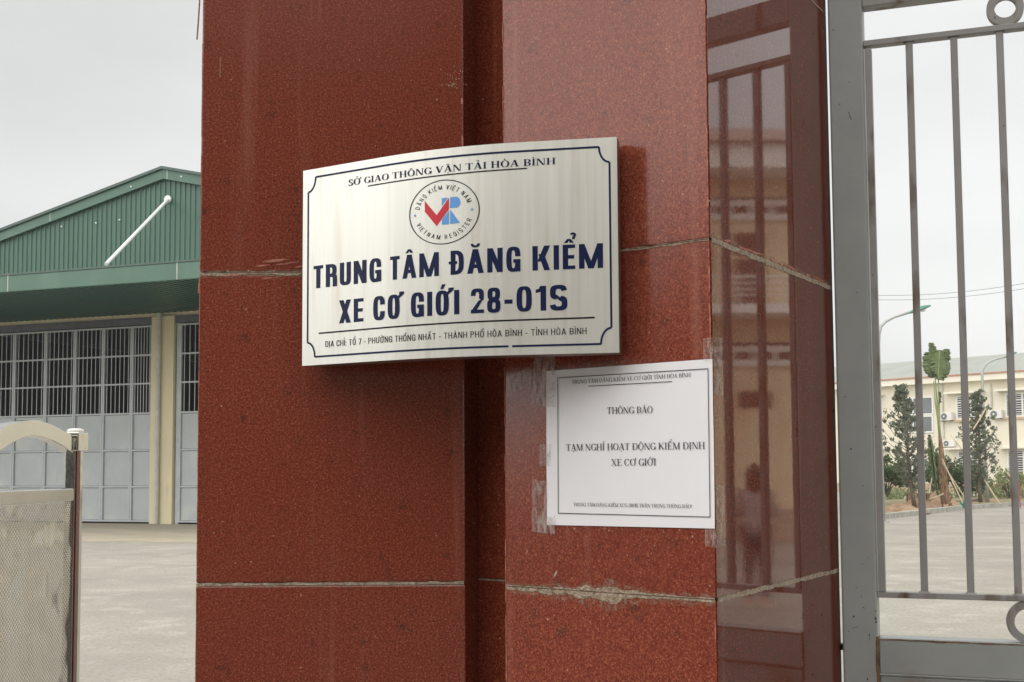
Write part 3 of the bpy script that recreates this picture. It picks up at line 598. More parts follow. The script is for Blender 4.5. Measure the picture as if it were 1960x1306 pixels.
def glyph(c, S):
    s, t, d, dt, n = S['s'], S['t'], S['d'], S['dt'], S['n']
    W = S['w'].get(c, S['w0']); Lp = S['sl']; st_ = S['st']; sf = S['serif']
    P = []
    def R(x0, y0, x1, y1): P.append([(x0, y0), (x1, y0), (x1, y1), (x0, y1)])
    def D(x0, y0, x1, y1, w): P.append([(x0, y0), (x0 + w, y0), (x1 + w, y1), (x1, y1)])
    def arc(*a): P.extend(arcpts(*a, n))
    def foot(x0, x1, top=False):
        if sf: (R(x0 - Lp, 1 - st_, x1 + Lp, 1) if top else R(x0 - Lp, 0, x1 + Lp, st_))
    def stem(x, both=True, w=None):
        w = w or s
        R(x, 0, x + w, 1)
        if both: foot(x, x + w); foot(x, x + w, True)
    base = {'Đ': 'D'}.get(c, c)
    a_, b_ = Lp, W - Lp
    if base == 'I': stem(a_)
    elif base == 'T':
        R(0, 1 - t, W, 1); R(W / 2 - s / 2, 0, W / 2 + s / 2, 1); foot(W / 2 - s / 2, W / 2 + s / 2)
        if sf: R(0, 0.78, st_, 1); R(W - st_, 0.78, W, 1)
    elif base == 'H': stem(a_); stem(b_ - s); R(a_, 0.5 - t / 2, b_, 0.5 + t / 2)
    elif base in 'EF':
        stem(a_); R(a_, 1 - t, W, 1); R(a_, 0.5 - t / 2, W * 0.92 if not sf else W * 0.74, 0.5 + t / 2)
        if base == 'E': R(a_, 0, W, t)
        if sf: R(W - st_, 0.8, W, 1); R(W - st_, 0, W, 0.22); R(W * 0.74 - st_, 0.38, W * 0.74, 0.62)
    elif base == 'D':
        off = 0.07 if c == 'Đ' and not sf else 0
        x0 = a_ + off; stem(x0); aa = min(0.42, (W - x0) * 0.72); cx = W - aa
        arc(cx, 0.5, aa, 0.5, s, t, -90, 90); R(x0, 1 - t, cx, 1); R(x0, 0, cx, t)
        if c == 'Đ': R(-0.02 if sf else 0, 0.5 - max(t * 0.4, .03), x0 + s + 0.06, 0.5 + max(t * 0.4, .03))
    elif base in 'PRB':
        stem(a_); hb = 0.5 + t / 2; bb = hb / 2; aa = min(0.3, (W - a_) * 0.6); cx = W - aa - (0.02 if base != 'P' else 0)
        arc(cx, 1 - bb, aa, bb, s, t, -90, 90); R(a_, 1 - t, cx, 1); R(a_, 1 - hb, cx, 1 - hb + t)
        if base == 'B':
            arc(cx, bb, aa + 0.02, bb, s, t, -90, 90); R(a_, 0, cx, t)
        if base == 'R':
            if sf: D(W - d - 0.02, 0, cx - 0.06, 0.5, d); R(W - d - 0.03, 0, W + 0.03, st_)
            else:
                if S['s'] > 0.15:
                    R(W - s, 0, W, 0.36); arc(cx, 0.36, W - cx, 0.5 - 0.36 + t / 2, s, t, 0, 90)
                else: D(W - d, 0, cx - d * 0.6, 0.5, d)
    elif base == 'U':
        rb = min(0.38, W * 0.62)
        R(a_, rb, a_ + s, 1); foot(a_, a_ + s, True)
        s2 = dt if sf else s
        R(b_ - s2, rb, b_, 1); foot(b_ - s2, b_, True)
        cx = (a_ + b_) / 2; arc(cx, rb, (b_ - a_) / 2, rb, s if not sf else (s + s2) / 2, max(t, 0.09 if sf else t), 180, 360)
    elif base == 'N':
        s2 = dt if sf else s
        R(a_, 0, a_ + s2, 1); R(b_ - s2, 0, b_, 1)
        D(b_ - d, 0, a_ - (0.04 if sf else 0), 1, d)
        foot(a_, a_ + s2)
        if sf: R(a_ - Lp, 1 - st_, a_ + s2, 1)
        foot(b_ - s2, b_, True)
    elif base == 'M':
        s2 = dt if sf else s
        m_ = (a_ + b_) / 2; dd = d * 0.95
        R(a_, 0, a_ + s2, 1); R(b_ - s, 0, b_, 1)
        yb = 0.0
        D(m_ - dd / 2, yb, a_, 1, dd); D(m_ - (dt if sf else dd) / 2, yb, b_ - (dt if sf else dd), 1, dt if sf else dd)
        foot(a_, a_ + s2); foot(b_ - s, b_)
        if sf: R(a_ - Lp, 1 - st_, a_ + s2, 1); R(b_ - s, 1 - st_, b_ + Lp, 1)
    elif base in 'AV':
        l_, r_ = (dt, d) if base == 'A' else (d, dt)
        A0 = Lp * 0.6
        ap = (W - max(l_, r_)) / 2
        if base == 'A':
            D(A0, 0, ap + (r_ - l_) * (0.5 if sf else 0), 1, l_); D(W - A0 - r_, 0, ap, 1, r_)
            k = 0.22; R(A0 + (ap - A0) * k + l_ * 0.5, k if not sf else 0.3, W - A0 - r_ - (W - A0 - r_ - ap) * k + r_ * 0.5, (k if not sf else 0.3) + t)
            foot(A0, A0 + l_); foot(W - A0 - r_, W - A0)
        else:
            D(ap, 0, A0, 1, l_); D(ap + (l_ - r_) * (0.5 if sf else 0), 0, W - A0 - r_, 1, r_)
            foot(A0, A0 + l_, True); foot(W - A0 - r_, W - A0, True)
    elif base == 'X':
        A0 = Lp * 0.6
        D(W - A0 - d, 0, A0, 1, d); D(A0, 0, W - A0 - dt, 1, dt)
        foot(A0, A0 + dt); foot(W - A0 - d, W - A0); foot(A0, A0 + d, True); foot(W - A0 - dt, W - A0, True)
    elif base == 'K':
        stem(a_)
        D(a_ + s * 0.9, 0.36, W - Lp - dt, 1, dt * 1.05); D(W - Lp * 0.5 - d, 0, a_ + s * 1.1, 0.66, d * 1.02)
        foot(W - Lp - dt, W - Lp, True); foot(W - Lp * 0.5 - d, W - Lp * 0.5)
    elif base in 'OC0GQ':
        cx = W / 2
        if base in 'O0': arc(cx, 0.5, W / 2, 0.515, s, t, 0, 360)
        else:
            arc(cx, 0.5, W / 2, 0.515, s, t, 38 if not sf else 35, 322 if base == 'C' else 300)
            if base == 'C' and not sf:
                R(W - s, 0.28, W, 0.36); R(W - s, 0.64, W, 0.72); arc(cx, 0.36, W / 2, 0.375, s, t, 270, 360); arc(cx, 0.64, W / 2, 0.375, s, t, 0, 90)
            if base == 'C' and sf: R(W - 0.05 - st_, 0.66, W - 0.05, 1); 
            if base == 'G':
                if sf:
                    R(W - s, 0.03, W, 0.44); R(W - s - Lp * 1.3, 0.44 - st_, W + 0.05, 0.44); R(W - 0.05 - st_, 0.68, W - 0.05, 1); arc(cx, .5, W / 2 - .02, .515, s * .8, t, 280, 330)
                else:
                    arc(cx, 0.64, W / 2, 0.375, s, t, 0, 90); R(W - s, 0.62, W, 0.68)
                    R(W - s, 0, W, 0.5); R(cx, 0.5 - t, W, 0.5); arc(cx, 0.36, W / 2, 0.375, s, t, 250, 345)
    elif base == 'S':
        hb = 0.5 + t / 2; bb = hb / 2
        th = max(t, 0.1) if sf else t * 1.12
        arc(W / 2, 1 - bb + 0.008, W / 2, bb + 0.008, s, th, 8 if not sf else 25, 262)
        arc(W / 2, bb - 0.008, W / 2 + 0.01, bb + 0.008, s, th, -172 if not sf else -155, 82)
        D(W * 0.62, 0.5 - th * 0.95, W * 0.16, 0.5 + th * 0.75, W * 0.24)
        if sf: R(W - st_ - 0.03, 0.7, W - 0.03, 1.0); R(0.02, 0, 0.02 + st_, 0.3)
    elif base == '2':
        bb = 0.29
        arc(W / 2, 1 - bb, W / 2, bb + 0.01, s, t, 180 if not sf else 160, -35)
        P.append([(0.0, t * 0.5), (s * 1.2, t * 0.8), (W * 0.97, 0.60), (W * 0.90 - s * 0.9, 0.50)])
        R(0, 0, W, max(t, 0.1))
    elif base == '8':
        arc(W / 2, 0.745, W / 2 - 0.015, 0.265, s, t, 0, 360); arc(W / 2, 0.275, W / 2, 0.285, s, t, 0, 360)
    elif base == '1':
        x = W - s - Lp * 0.6
        R(x, 0, x + s, 1); P.append([(0, 0.72 if not sf else .8), (x + 0.01, 0.76 if not sf else .84), (x + 0.01, 1), (x - 0.02, 0.98), (0.1, 0.88), (0, 0.86)]); foot(x, x + s)
    elif base == '7': R(0, 1 - t, W, 1); D(W * 0.25, 0, W - d, 1 - t * 0.5, d)
    elif base == '-': R(0, 0.33, W, 0.33 + max(t * 1.15, 0.08))
    elif base == ':': R(0, 0, W, 0.15); R(0, 0.5, W, 0.65)
    elif base == '!': R(W / 2 - 0.05, 0, W / 2 + 0.05, 0.11); P.append([(W / 2 - 0.025, 0.24), (W / 2 + 0.025, 0.24), (W / 2 + 0.07, 1), (W / 2 - 0.07, 1)])
    return P, W

def marks(comb, W, S):
    P = []; hv = S['s'] > 0.15 and not S['serif']
    cx = W / 2; y0 = 1.07; t_ = 0.085 if hv else 0.06
    circ = '\u0302' in comb or '\u0306' in comb
    if '\u0302' in comb:
        w = 0.17; 
        P.append([(cx - w, y0), (cx - w + t_ * 1.5, y0), (cx + 0.035, y0 + 0.16), (cx - 0.06, y0 + 0.16)])
        P.append([(cx + w - t_ * 1.5, y0), (cx + w, y0), (cx + 0.06, y0 + 0.16), (cx - 0.035, y0 + 0.16)])
    if '\u0306' in comb:
        P.extend(arcpts(cx, y0 + 0.16, 0.17, 0.16, t_ * 1.1, t_ * 1.1, 180, 360, 2.2))
    ox, oy = (cx + 0.14, y0 + 0.13) if circ else (cx, y0)
    if '\u0301' in comb: P.append([(ox - 0.06, oy), (ox + t_ * 0.3, oy), (ox + 0.13, oy + 0.2), (ox + 0.0, oy + 0.2)])
    if '\u0300' in comb: P.append([(ox - t_ * .3, oy), (ox + 0.06, oy), (ox, oy + 0.2), (ox - 0.13, oy + 0.2)])
    if '\u0309' in comb:
        oy2 = oy + 0.02
        P.extend(arcpts(ox, oy2 + 0.17, 0.105, 0.10, t_, t_, 170, -80, 2.0)); P.append([(ox - 0.035, oy2), (ox + t_ * .6, oy2), (ox + t_ * .6 + .03, oy2 + 0.1), (ox - 0.02, oy2 + 0.1)])
    if '\u0323' in comb: P.append([(cx - 0.06, -0.22), (cx + 0.06, -0.22), (cx + 0.06, -0.11), (cx - 0.06, -0.11)])
    if '\u031b' in comb:
        w = 0.13 if hv else 0.08
        P.append([(W - 0.11, 0.86), (W + 0.0, 0.84), (W + 0.05, 0.93), (W - 0.03, 0.98)])
        P.append([(W - 0.02, 0.93), (W + 0.05, 0.90), (W + 0.04 + w, 1.02), (W + 0.04 + w, 1.11), (W - 0.02 + w * .1, 1.11)])
    return P

def text_polys(txt, S):
    x = 0.0; out = []; gi = 0
    for chx in txt:
        dec = unicodedata.normalize('NFD', chx); base = dec[0]; comb = dec[1:]
        if base == ' ':
            x += S['w'][' '] + S['gap']; continue
        polys, W = glyph(base, S)
        polys = polys + marks(comb, W, S)
        for li, p in enumerate(polys):
            out.append(([(x + a, b_) for a, b_ in p], li))
        x += W + S['gap'] + (0.06 if '\u031b' in comb else 0)
    return out, x - S['gap']

def put_text(mb, txt, S, fmap, x0, x1, y0, y1, cap, lift=0.00035, d=0.000012):
    """text from (x0,y0) to (x1,y1) in surface units; fmap(u, v, lift) -> 3D"""
    polys, W = text_polys(txt, S)
    for p, li in polys:
        pts = []
        for a, b_ in p:
            k = a / W
            pts.append(fmap(x0 + (x1 - x0) * k, y0 + (y1 - y0) * k + b_ * cap, lift + li * d))
        mb.face(pts)

# ------------------------------------------------------------------ steel name plate, gently bowed
SP0, SPM, SP1 = Vector((-0.2965, 1.766)), Vector((-0.0888, 1.636)), Vector((0.1371, 1.592))
BA = SPM + (SP0 - SPM) * 0.42; BB = SPM + (SP1 - SPM) * 0.42
def bez(t_):
    if t_ < 0.3: return SP0.lerp(BA, t_ / 0.3)
    if t_ > 0.7: return BB.lerp(SP1, (t_ - 0.7) / 0.3)
    k = (t_ - 0.3) / 0.4
    return BA * (1 - k) ** 2 + SPM * 2 * k * (1 - k) + BB * k ** 2
NS = 400
tab = [0.0]
for i in range(NS): tab.append(tab[-1] + (bez((i + 1) / NS) - bez(i / NS)).length)
SW = tab[-1]
def prof(u):
    u = min(max(u, -0.01), SW + 0.01)
    lo, hi = 0, NS
    while hi - lo > 1:
        m_ = (lo + hi) // 2
        if tab[m_] <= u: lo = m_
        else: hi = m_
    t_ = (lo + (u - tab[lo]) / (tab[lo + 1] - tab[lo])) / NS
    p = bez(t_); q_ = bez(t_ + 0.001) - bez(t_ - 0.001); q_.normalize()
    return p, Vector((q_.y, -q_.x))     # position, normal towards the viewer
zb = [at_depth(577, 698, 1.766).z, at_depth(1188, 678.5, 1.595).z]
zt = [at_depth(577, 325, 1.766).z, at_depth(1188, 266, 1.595).z]
SZ0 = sum(zb) / 2; SZ1 = sum(zt) / 2; SH = SZ1 - SZ0
print("sign", SW, SH, zb, zt)
def smap(u, v, lift=0.0):               # u in metres along the plate, v as share of its height
    p, n_ = prof(u); p = p + n_ * lift
    return Vector((p.x, p.y, SZ0 + v * SH))
def u_at(px):                           # u where the plate's mid height meets a picture column
    lo, hi = 0.0, SW
    for _ in range(40):
        m_ = (lo + hi) / 2; w = CAMR.transposed() @ (smap(m_, 0.5) - CAMP)
        x = PPX - F * w.x / w.z
        if x < px: lo = m_
        else: hi = m_
    return (lo + hi) / 2
p0, n0 = prof(SW / 2)
sign = thing("name_plate", (p0.x, p0.y, SZ0), "bowed brushed steel name plate with navy lettering bridging the pillar's two faces", "sign")
TH = 0.034
b = MB(); K = 48
vs, fs = [], []
for i in range(K + 1):
    u = SW * i / K
    vs += [smap(u, 0, 0), smap(u, 1, 0)]
for i in range(K): fs.append((2 * i, 2 * i + 2, 2 * i + 3, 2 * i + 1))
b.faces(vs, fs); b.build("face_plate", M['steel_sign'], sign, smooth=True, normals=False)
b = MB()
for v in (0.0, 1.0):
    for i in range(K):
        u0, u1 = SW * i / K, SW * (i + 1) / K
        b.face([smap(u0, v, 0), smap(u1, v, 0), smap(u1, v, -TH), smap(u0, v, -TH)])
for u in (0.0, SW):
    b.face([smap(u, 0, 0), smap(u, 0, -TH), smap(u, 1, -TH), smap(u, 1, 0)])
for i in range(K):
    u0, u1 = SW * i / K, SW * (i + 1) / K
    b.face([smap(u0, 0, -TH), smap(u1, 0, -TH), smap(u1, 1, -TH), smap(u0, 1, -TH)])
b.build("return_edge", M['steel_edge'], sign)

def line(mb, u0, u1, v0, v1, th, lift=0.0004, k=30):     # th as share of height
    for i in range(k):
        a, c = i / k, (i + 1) / k
        ua, uc = u0 + (u1 - u0) * a, u0 + (u1 - u0) * c; va, vc = v0 + (v1 - v0) * a, v0 + (v1 - v0) * c
        mb.face([smap(ua, va - th / 2, lift), smap(uc, vc - th / 2, lift), smap(uc, vc + th / 2, lift), smap(ua, va + th / 2, lift)])
def uline(mb, u, v0, v1, th, lift=0.0004):               # upright line, th in metres
    mb.face([smap(u - th / 2, v0, lift), smap(u + th / 2, v0, lift), smap(u + th / 2, v1, lift), smap(u - th / 2, v1, lift)])
b = MB(); put_text(b, "SỞ GIAO THÔNG VẬN TẢI HÒA BÌNH", SERIF, smap, u_at(667), u_at(1065), 0.8835, 0.8865, 0.0315)
b.build("agency_lettering", M['navy'], sign, normals=False)
b = MB(); line(b, u_at(704), u_at(1010), 0.868, 0.8745, 0.006); b.build("underline", M['black'], sign, normals=False)
b = MB(); 
def words(mb, items, xa, xb, ya, yb, cap):
    for w_, x0, x1 in items:
        put_text(mb, w_, SANS, smap, u_at(x0), u_at(x1), ya + (yb - ya) * (x0 - xa) / (xb - xa), ya + (yb - ya) * (x1 - xa) / (xb - xa), cap)
words(b, (("TRUNG", 600.5, 729.7), ("TÂM", 747, 840), ("ĐĂNG", 859, 996), ("KIỂM", 1019, 1154)), 600.5, 1154, 0.3875, 0.3925, 0.1145)
b.build("title_lettering", M['navy'], sign, normals=False)
b = MB(); words(b, (("XE", 649.5, 696), ("CƠ", 714.7, 768), ("GIỚI", 786.6, 879), ("28", 901, 957.5), ("-", 965, 980.5), ("01S", 988, 1084.6)), 649, 1085, 0.199, 0.2035, 0.1155)
b.build("title_lettering", M['navy'], sign, normals=False)
b = MB(); line(b, u_at(611), u_at(1137), 0.1585, 0.1640, 0.0075); b.build("rule_line", M['black'], sign, normals=False)
b = MB(); put_text(b, "ĐỊA CHỈ: TỔ 7 - PHƯỜNG THỐNG NHẤT - THÀNH PHỐ HÒA BÌNH - TỈNH HÒA BÌNH", SANSR, smap, u_at(623), u_at(1121), 0.0865, 0.0890, 0.0295)
b.build("address_lettering", M['black'], sign, normals=False)
b = MB()
ul, ur = u_at(589.5), u_at(1168.5); ru = 0.0135; rv = 0.073; vt, vb_ = 0.957, 0.0415; tv = 0.0095; tu = tv * SH
ug = u_at(975)
line(b, ul + ru, ur - ru, vt, vt, tv); line(b, ul + ru, ug - 0.002, vb_, vb_, tv); line(b, ug + 0.003, ur - ru, vb_, vb_, tv)
uline(b, ul, vb_ + rv, vt - rv, tu); uline(b, ur, vb_ + rv, vt - rv, tu)
for uc, vc, a0 in ((ul, vt, -90), (ur, vt, 180), (ul, vb_, 0), (ur, vb_, 90)):
    for i in range(10):
        q4 = []
        for aa, rr_ in ((i, 1), (i + 1, 1), (i + 1, -1), (i, -1)):
            t_ = math.radians(a0 + 90 * aa / 10)
            q4.append(smap(uc + (ru + rr_ * tu / 2) * math.cos(t_), vc + (rv + rr_ * tv / 2) * math.sin(t_), 0.00045))
        b.face(q4)
b.build("border_line", M['navy'], sign, normals=False)
# emblem
EU, EV, ERU, ERV = u_at(848.7), 0.694, 0.0, 0.1555
ERU = (u_at(916) - u_at(781)) / 2
emb = MB()
for i in range(72):
    q4 = []
    for aa, k in ((i, 1), (i + 1, 1), (i + 1, 0.972), (i, 0.972)):
        t_ = 2 * math.pi * aa / 72
        q4.append(smap(EU + ERU * k * math.cos(t_), EV + ERV * k * math.sin(t_), 0.0004))
    emb.face(q4)
emb_o = emb.build("emblem", M['black'], sign, normals=False)
def em(x, y, lift=0.0004): return smap(EU + ERU * x, EV + ERV * y, lift)
def ring_text(mb, txt, r_base, a_start, a_end, outward=True, cap=0.135):
    polys, W = text_polys(txt, SANSR)
    # each letter is kept straight: bend only its centre
    x = 0.0
    for chx in txt:
        dec = unicodedata.normalize('NFD', chx); base = dec[0]
        if base == ' ': x += SANSR['w'][' '] + SANSR['gap']; continue
        pl_, w_ = glyph(base, SANSR); pl_ = pl_ + marks(dec[1:], w_, SANSR)
        a = math.radians(a_start + (a_end - a_start) * (x + w_ / 2) / W)
        er = Vector((math.cos(a), math.sin(a))); et = Vector((math.sin(a), -math.cos(a)))
        if not outward: er = -er; et = -et
        wide_ = abs(math.radians(a_end - a_start)) * (r_base + cap / 2) / W
        for li, p in enumerate(pl_):
            pts = []
            for px_, py_ in p:
                v_ = Vector((math.cos(a), math.sin(a))) * r_base + et * ((px_ - w_ / 2) * min(wide_, cap * 1.05)) + er * (py_ * cap)
                pts.append(em(v_.x, v_.y, 0.00035 + li * 0.000012))
            mb.face(pts)
        x += w_ + SANSR['gap']
b = MB(); ring_text(b, "ĐĂNG KIỂM VIỆT NAM", 0.70, 170, 17); ring_text(b, "VIETNAM REGISTER", 0.845, 201, 341, outward=False)
b.build("ring_lettering", M['black'], emb_o, normals=False)
# logo: measured in the photo's enlarged emblem (centre 685,702; radii 590,537), sheared back upright
def lg(px, py):
    x = (px - 686) / 590.0; y = -(py - 702) / 537.0
    return x, y - 0.068 * x
b = MB()
b.face([em(*lg(*p)) for p in ((372, 507), (575, 752), (575, 935), (372, 685))]); b.face([em(*lg(*p)) for p in ((575, 752), (781, 468), (781, 655), (575, 935))])
b.build("logo_stroke", M['logo_red'], emb_o, normals=False)
b = MB()
b.face([em(*lg(*p)) for p in ((662, 473), (760, 466), (662, 598))])
b.face([em(*lg(*p)) for p in ((781, 676), (781, 907), (662, 913), (662, 835))])
b.face([em(*lg(*p)) for p in ((800, 660), (960, 888), (800, 903))])
bowl = [(798, 462), (890, 453)] + [(890 + 78 * math.sin(t_), 545 - 93 * math.cos(t_)) for t_ in [math.pi * k / 12 for k in range(1, 12)]] + [(890, 636), (798, 642)]
b.face([em(*lg(*p)) for p in bowl])
b.build("logo_stroke", M['logo_blue'], emb_o, normals=False)
for sx_, sy_ in ((200, 747), (1155, 667)):
    b = MB(); c0 = lg(sx_, sy_)
    for k in range(5):
        a = math.pi / 2 + k * 2 * math.pi / 5
        tip = (c0[0] + 0.052 * math.cos(a), c0[1] + 0.058 * math.sin(a))
        l_ = (c0[0] + 0.021 * math.cos(a - .63), c0[1] + 0.023 * math.sin(a - .63)); r2 = (c0[0] + 0.021 * math.cos(a + .63), c0[1] + 0.023 * math.sin(a + .63))
        b.face([em(*c0), em(*l_), em(*tip), em(*r2)])
    b.build("star", M['star'], emb_o, normals=False)

# ------------------------------------------------------------------ paper notice on the right face
def nmap(s, h, lift=0.0): return RB.P(s, h, 0.0022 + lift)
TL, TR, BR, BL = (RB.hit(*p, 0.0022) for p in ((1045, 710.5), (1363.5, 687), (1368, 1012), (1046, 1005)))
notice = thing("paper_notice", RB.P((BL[0] + BR[0]) / 2, BL[1], 0.002), "white printed paper notice taped on the pillar below the steel plate", "notice")
b = MB(); NU, NV = 24, 16
def pp(i, j):
    a, c = i / NU, j / NV
    s = (BL[0] * (1 - a) + BR[0] * a) * (1 - c) + (TL[0] * (1 - a) + TR[0] * a) * c
    h = (BL[1] * (1 - a) + BR[1] * a) * (1 - c) + (TL[1] * (1 - a) + TR[1] * a) * c
    wv = -0.0009 * (0.5 + 0.5 * mnoise.noise(Vector((s * 14, h * 14, 2))))
    if i == NU: s = min(s, 0.0006)
    return RB.P(s, h, 0.0021 + wv)
vs = [pp(i, j) for j in range(NV + 1) for i in range(NU + 1)]
fs = [(j * (NU + 1) + i, j * (NU + 1) + i + 1, (j + 1) * (NU + 1) + i + 1, (j + 1) * (NU + 1) + i) for j in range(NV) for i in range(NU)]
b.faces(vs, fs)
po = b.build("sheet", M['paper'], notice, smooth=True, normals=False)
b = MB()
def nline(p, q_, th):
    a, c = RB.hit(*p, 0.0025), RB.hit(*q_, 0.0025)
    d = Vector((c[0] - a[0], c[1] - a[1])).normalized(); nn = Vector((-d.y, d.x)) * th / 2
    b.face([nmap(a[0] + nn.x, a[1] + nn.y, .0004), nmap(a[0] - nn.x, a[1] - nn.y, .0004), nmap(c[0] - nn.x, c[1] - nn.y, .0004), nmap(c[0] + nn.x, c[1] + nn.y, .0004)])
fr = [(1067.5, 723.6), (1355, 706), (1359, 990), (1068.3, 982.5)]
for i in range(4): nline(fr[i], fr[(i + 1) % 4], 0.0010)
nline((1126, 739.5), (1286, 730.5), 0.0009)
b.build("frame_line", M['ink'], notice, normals=False)
for txt, p, q_, cp_, S in (("TRUNG TÂM ĐĂNG KIỂM XE CƠ GIỚI TỈNH HÒA BÌNH", (1094.5, 735.5), (1322, 721.5), 7.6, SERIFR),
                           ("THÔNG BÁO", (1162, 792.5), (1249, 790.5), 12.6, SERIFR),
                           ("TẠM NGHỈ HOẠT ĐỘNG KIỂM ĐỊNH", (1083.5, 863), (1349, 859.5), 12.8, SERIFR),
                           ("XE CƠ GIỚI", (1170, 892), (1256, 891), 13.0, SERIFR),
                           ("TRUNG TÂM ĐĂNG KIỂM XCG 2801S TRÂN TRỌNG THÔNG BÁO!", (1097.5, 969), (1324, 973), 6.8, SERIFR)):
    b = MB(); a, c = RB.hit(*p, 0.0025), RB.hit(*q_, 0.0025)
    put_text(b, txt, S, nmap, a[0], c[0], a[1], c[1], cp_ * 1.62 / F, lift=0.0004)
    b.build("lettering", M['ink'], notice, normals=False)

def tape(pts, label, side=False, off=0.0032):
    pl = SD if side else RB
    b = MB(); c = [pl.hit(*p, off) for p in pts]
    n_ = 10; rr = random.Random(len(label))
    rows = []
    for i in range(n_ + 1):
        k = i / n_
        l_ = [c[0][j] * (1 - k) + c[3][j] * k for j in (0, 1)]; r2 = [c[1][j] * (1 - k) + c[2][j] * k for j in (0, 1)]
        row = []
        for j in range(4):
            m_ = j / 3
            row.append(pl.P(l_[0] * (1 - m_) + r2[0] * m_ + rr.uniform(-1, 1) * 0.0004, l_[1] * (1 - m_) + r2[1] * m_ + rr.uniform(-1, 1) * 0.0004, off + rr.uniform(-1, 1) * 0.0002))
        rows.append(row)
    vs = [p for r_ in rows for p in r_]
    b.faces(vs, [(i * 4 + j, i * 4 + j + 1, (i + 1) * 4 + j + 1, (i + 1) * 4 + j) for i in range(n_) for j in range(3)])
    o = b.build("tape_strip", M['tape'], None, origin=pl.P(*c[3], off), normals=False)
    meta(o, label, "adhesive tape", "strips of clear tape round the notice")
tape([(1022, 683), (1063, 681), (1063, 779), (1016, 777)], "crumpled clear tape at the notice's upper left corner below the steel plate")
tape([(972, 722), (1018, 700), (1016, 745), (972, 752)], "faint torn clear tape reaching left towards the groove")
tape([(1033, 850), (1054, 850), (1054, 893), (1033, 892)], "short faint clear tape halfway down the notice's left edge", off=0.0034)
tape([(1018, 919), (1046, 920), (1046, 1020), (1018, 1018)], "milky clear tape at the notice's lower left corner")
tape([(1030, 987), (1062, 988), (1062, 1022), (1030, 1021)], "small square of clear tape over the notice's bottom left corner", off=0.0037)
tape([(1346, 648), (1365, 645), (1365, 690), (1346, 692)], "clear tape above the notice's upper right corner on the front face", off=0.0034)
tape([(1367, 646), (1383, 648), (1384, 757), (1368, 755)], "bright bubbled clear tape round the corner beside the notice's top right", side=True, off=0.0022)
tape([(1371, 930), (1386, 930), (1389, 1045), (1373, 1046)], "long streaked clear tape on the mirror-like side face", side=True, off=0.0022)
tape([(1349, 1012), (1370, 1013), (1371, 1048), (1350, 1046)], "dim clear tape below the notice's lower right corner", off=0.0034)

# ------------------------------------------------------------------ grey iron gate
GP = Plane((SD.P(SD.hit(1584, 650)[0], 0) + Vector((0.041, 0.0, 0))).xy, 20.0)
GP.o = GP.o - GP.n * 0.0
gate = thing("iron_gate", GP.P(0.0, 0.0), "grey painted iron gate leaf with upright bars hinged beside the red pillar", "gate")
def gx(px, py, off=0.0): return GP.hit(px, py, off)[0]
def gh(px, py, off=0.0): return GP.hit(px, py, off)[1]
b = MB(); s0, s1 = gx(1599, 650), gx(1666, 650)
b.pbox(GP, s0, s1, 0.05, 2.75, -0.05, 0.0); b.build("hinge_stile", M['gate'], gate, bevel=0.003)
s2, s3 = gx(1669, 650), gx(1682, 650)
hb0, hb1 = gh(1800, 1148), gh(1800, 1136.5); ht0, ht1 = gh(1760, 75), gh(1760, 63.5)
htop0 = gh(1700, 6)
b = MB(); b.pbox(GP, s2, s3, hb1, ht0 - 0.004, -0.022, -0.003); b.build("inner_stile", M['gate_bar'], gate, bevel=0.001)
GL = 1.9
wl = gx(1664, 650)
b = MB(); b.pbox(GP, s1 + 0.0005, GL, hb0, hb1, -0.022, -0.004); b.build("rail", M['gate_bar'], gate, bevel=0.001)
b = MB(); b.pbox(GP, s1 + 0.0005, GL, ht0, ht1, -0.022, -0.004); b.build("rail", M['gate_bar'], gate, bevel=0.001)
b = MB(); b.pbox(GP, s1 + 0.0005, GL, htop0, htop0 + 0.045, -0.03, -0.002); b.build("rail", M['gate_bar'], gate, bevel=0.001)
hp1 = gh(1800, 1226); hp0 = gh(1800, 1297)
b = MB(); b.pbox(GP, s1 + 0.0005, GL, hp0, hp1, -0.044, -0.006); b.build("bottom_rail", M['gate'], gate, bevel=0.0025)
b = MB(); b.pbox(GP, s1 + 0.0005, GL, 0.16, hp0 - 0.004, -0.034, -0.012); b.build("sheet_panel", M['gate'], gate, bevel=0.002)
pitch_s = (gx(1935, 700) - gx(1757, 700)) / 2
sb = gx(1757, 700); bw = gx(1764, 700) - gx(1750, 700)
k = 0
while sb + k * pitch_s < GL - 0.1:
    s = sb + k * pitch_s
    b = MB(); b.pbox(GP, s - bw / 2, s + bw / 2, hb1 + 0.0003, ht0 - 0.0003, -0.020, -0.0065); bo = b.build("bar", M['gate_bar'], gate, bevel=0.001)
    for hh_, dz_ in ((hb1, 1), (ht0, -1)):
        c_ = GP.P(s, hh_ + dz_ * 0.0004, -0.0085); b = MB()
        b.tube([c_ - GP.t * (bw * .5 + .003), c_ - GP.t * bw * .4, c_ + GP.t * bw * .4, c_ + GP.t * (bw * .5 + .003)], [.0012, .0028, .0027, .0012], 6)
        b.build("weld", M['gate_bar'], bo)
    k += 1
b = MB(); b.pbox(GP, GL + 0.0005, GL + 0.06, 0.05, 2.75, -0.05, 0.0); b.build("meeting_stile", M['gate'], gate, bevel=0.003)
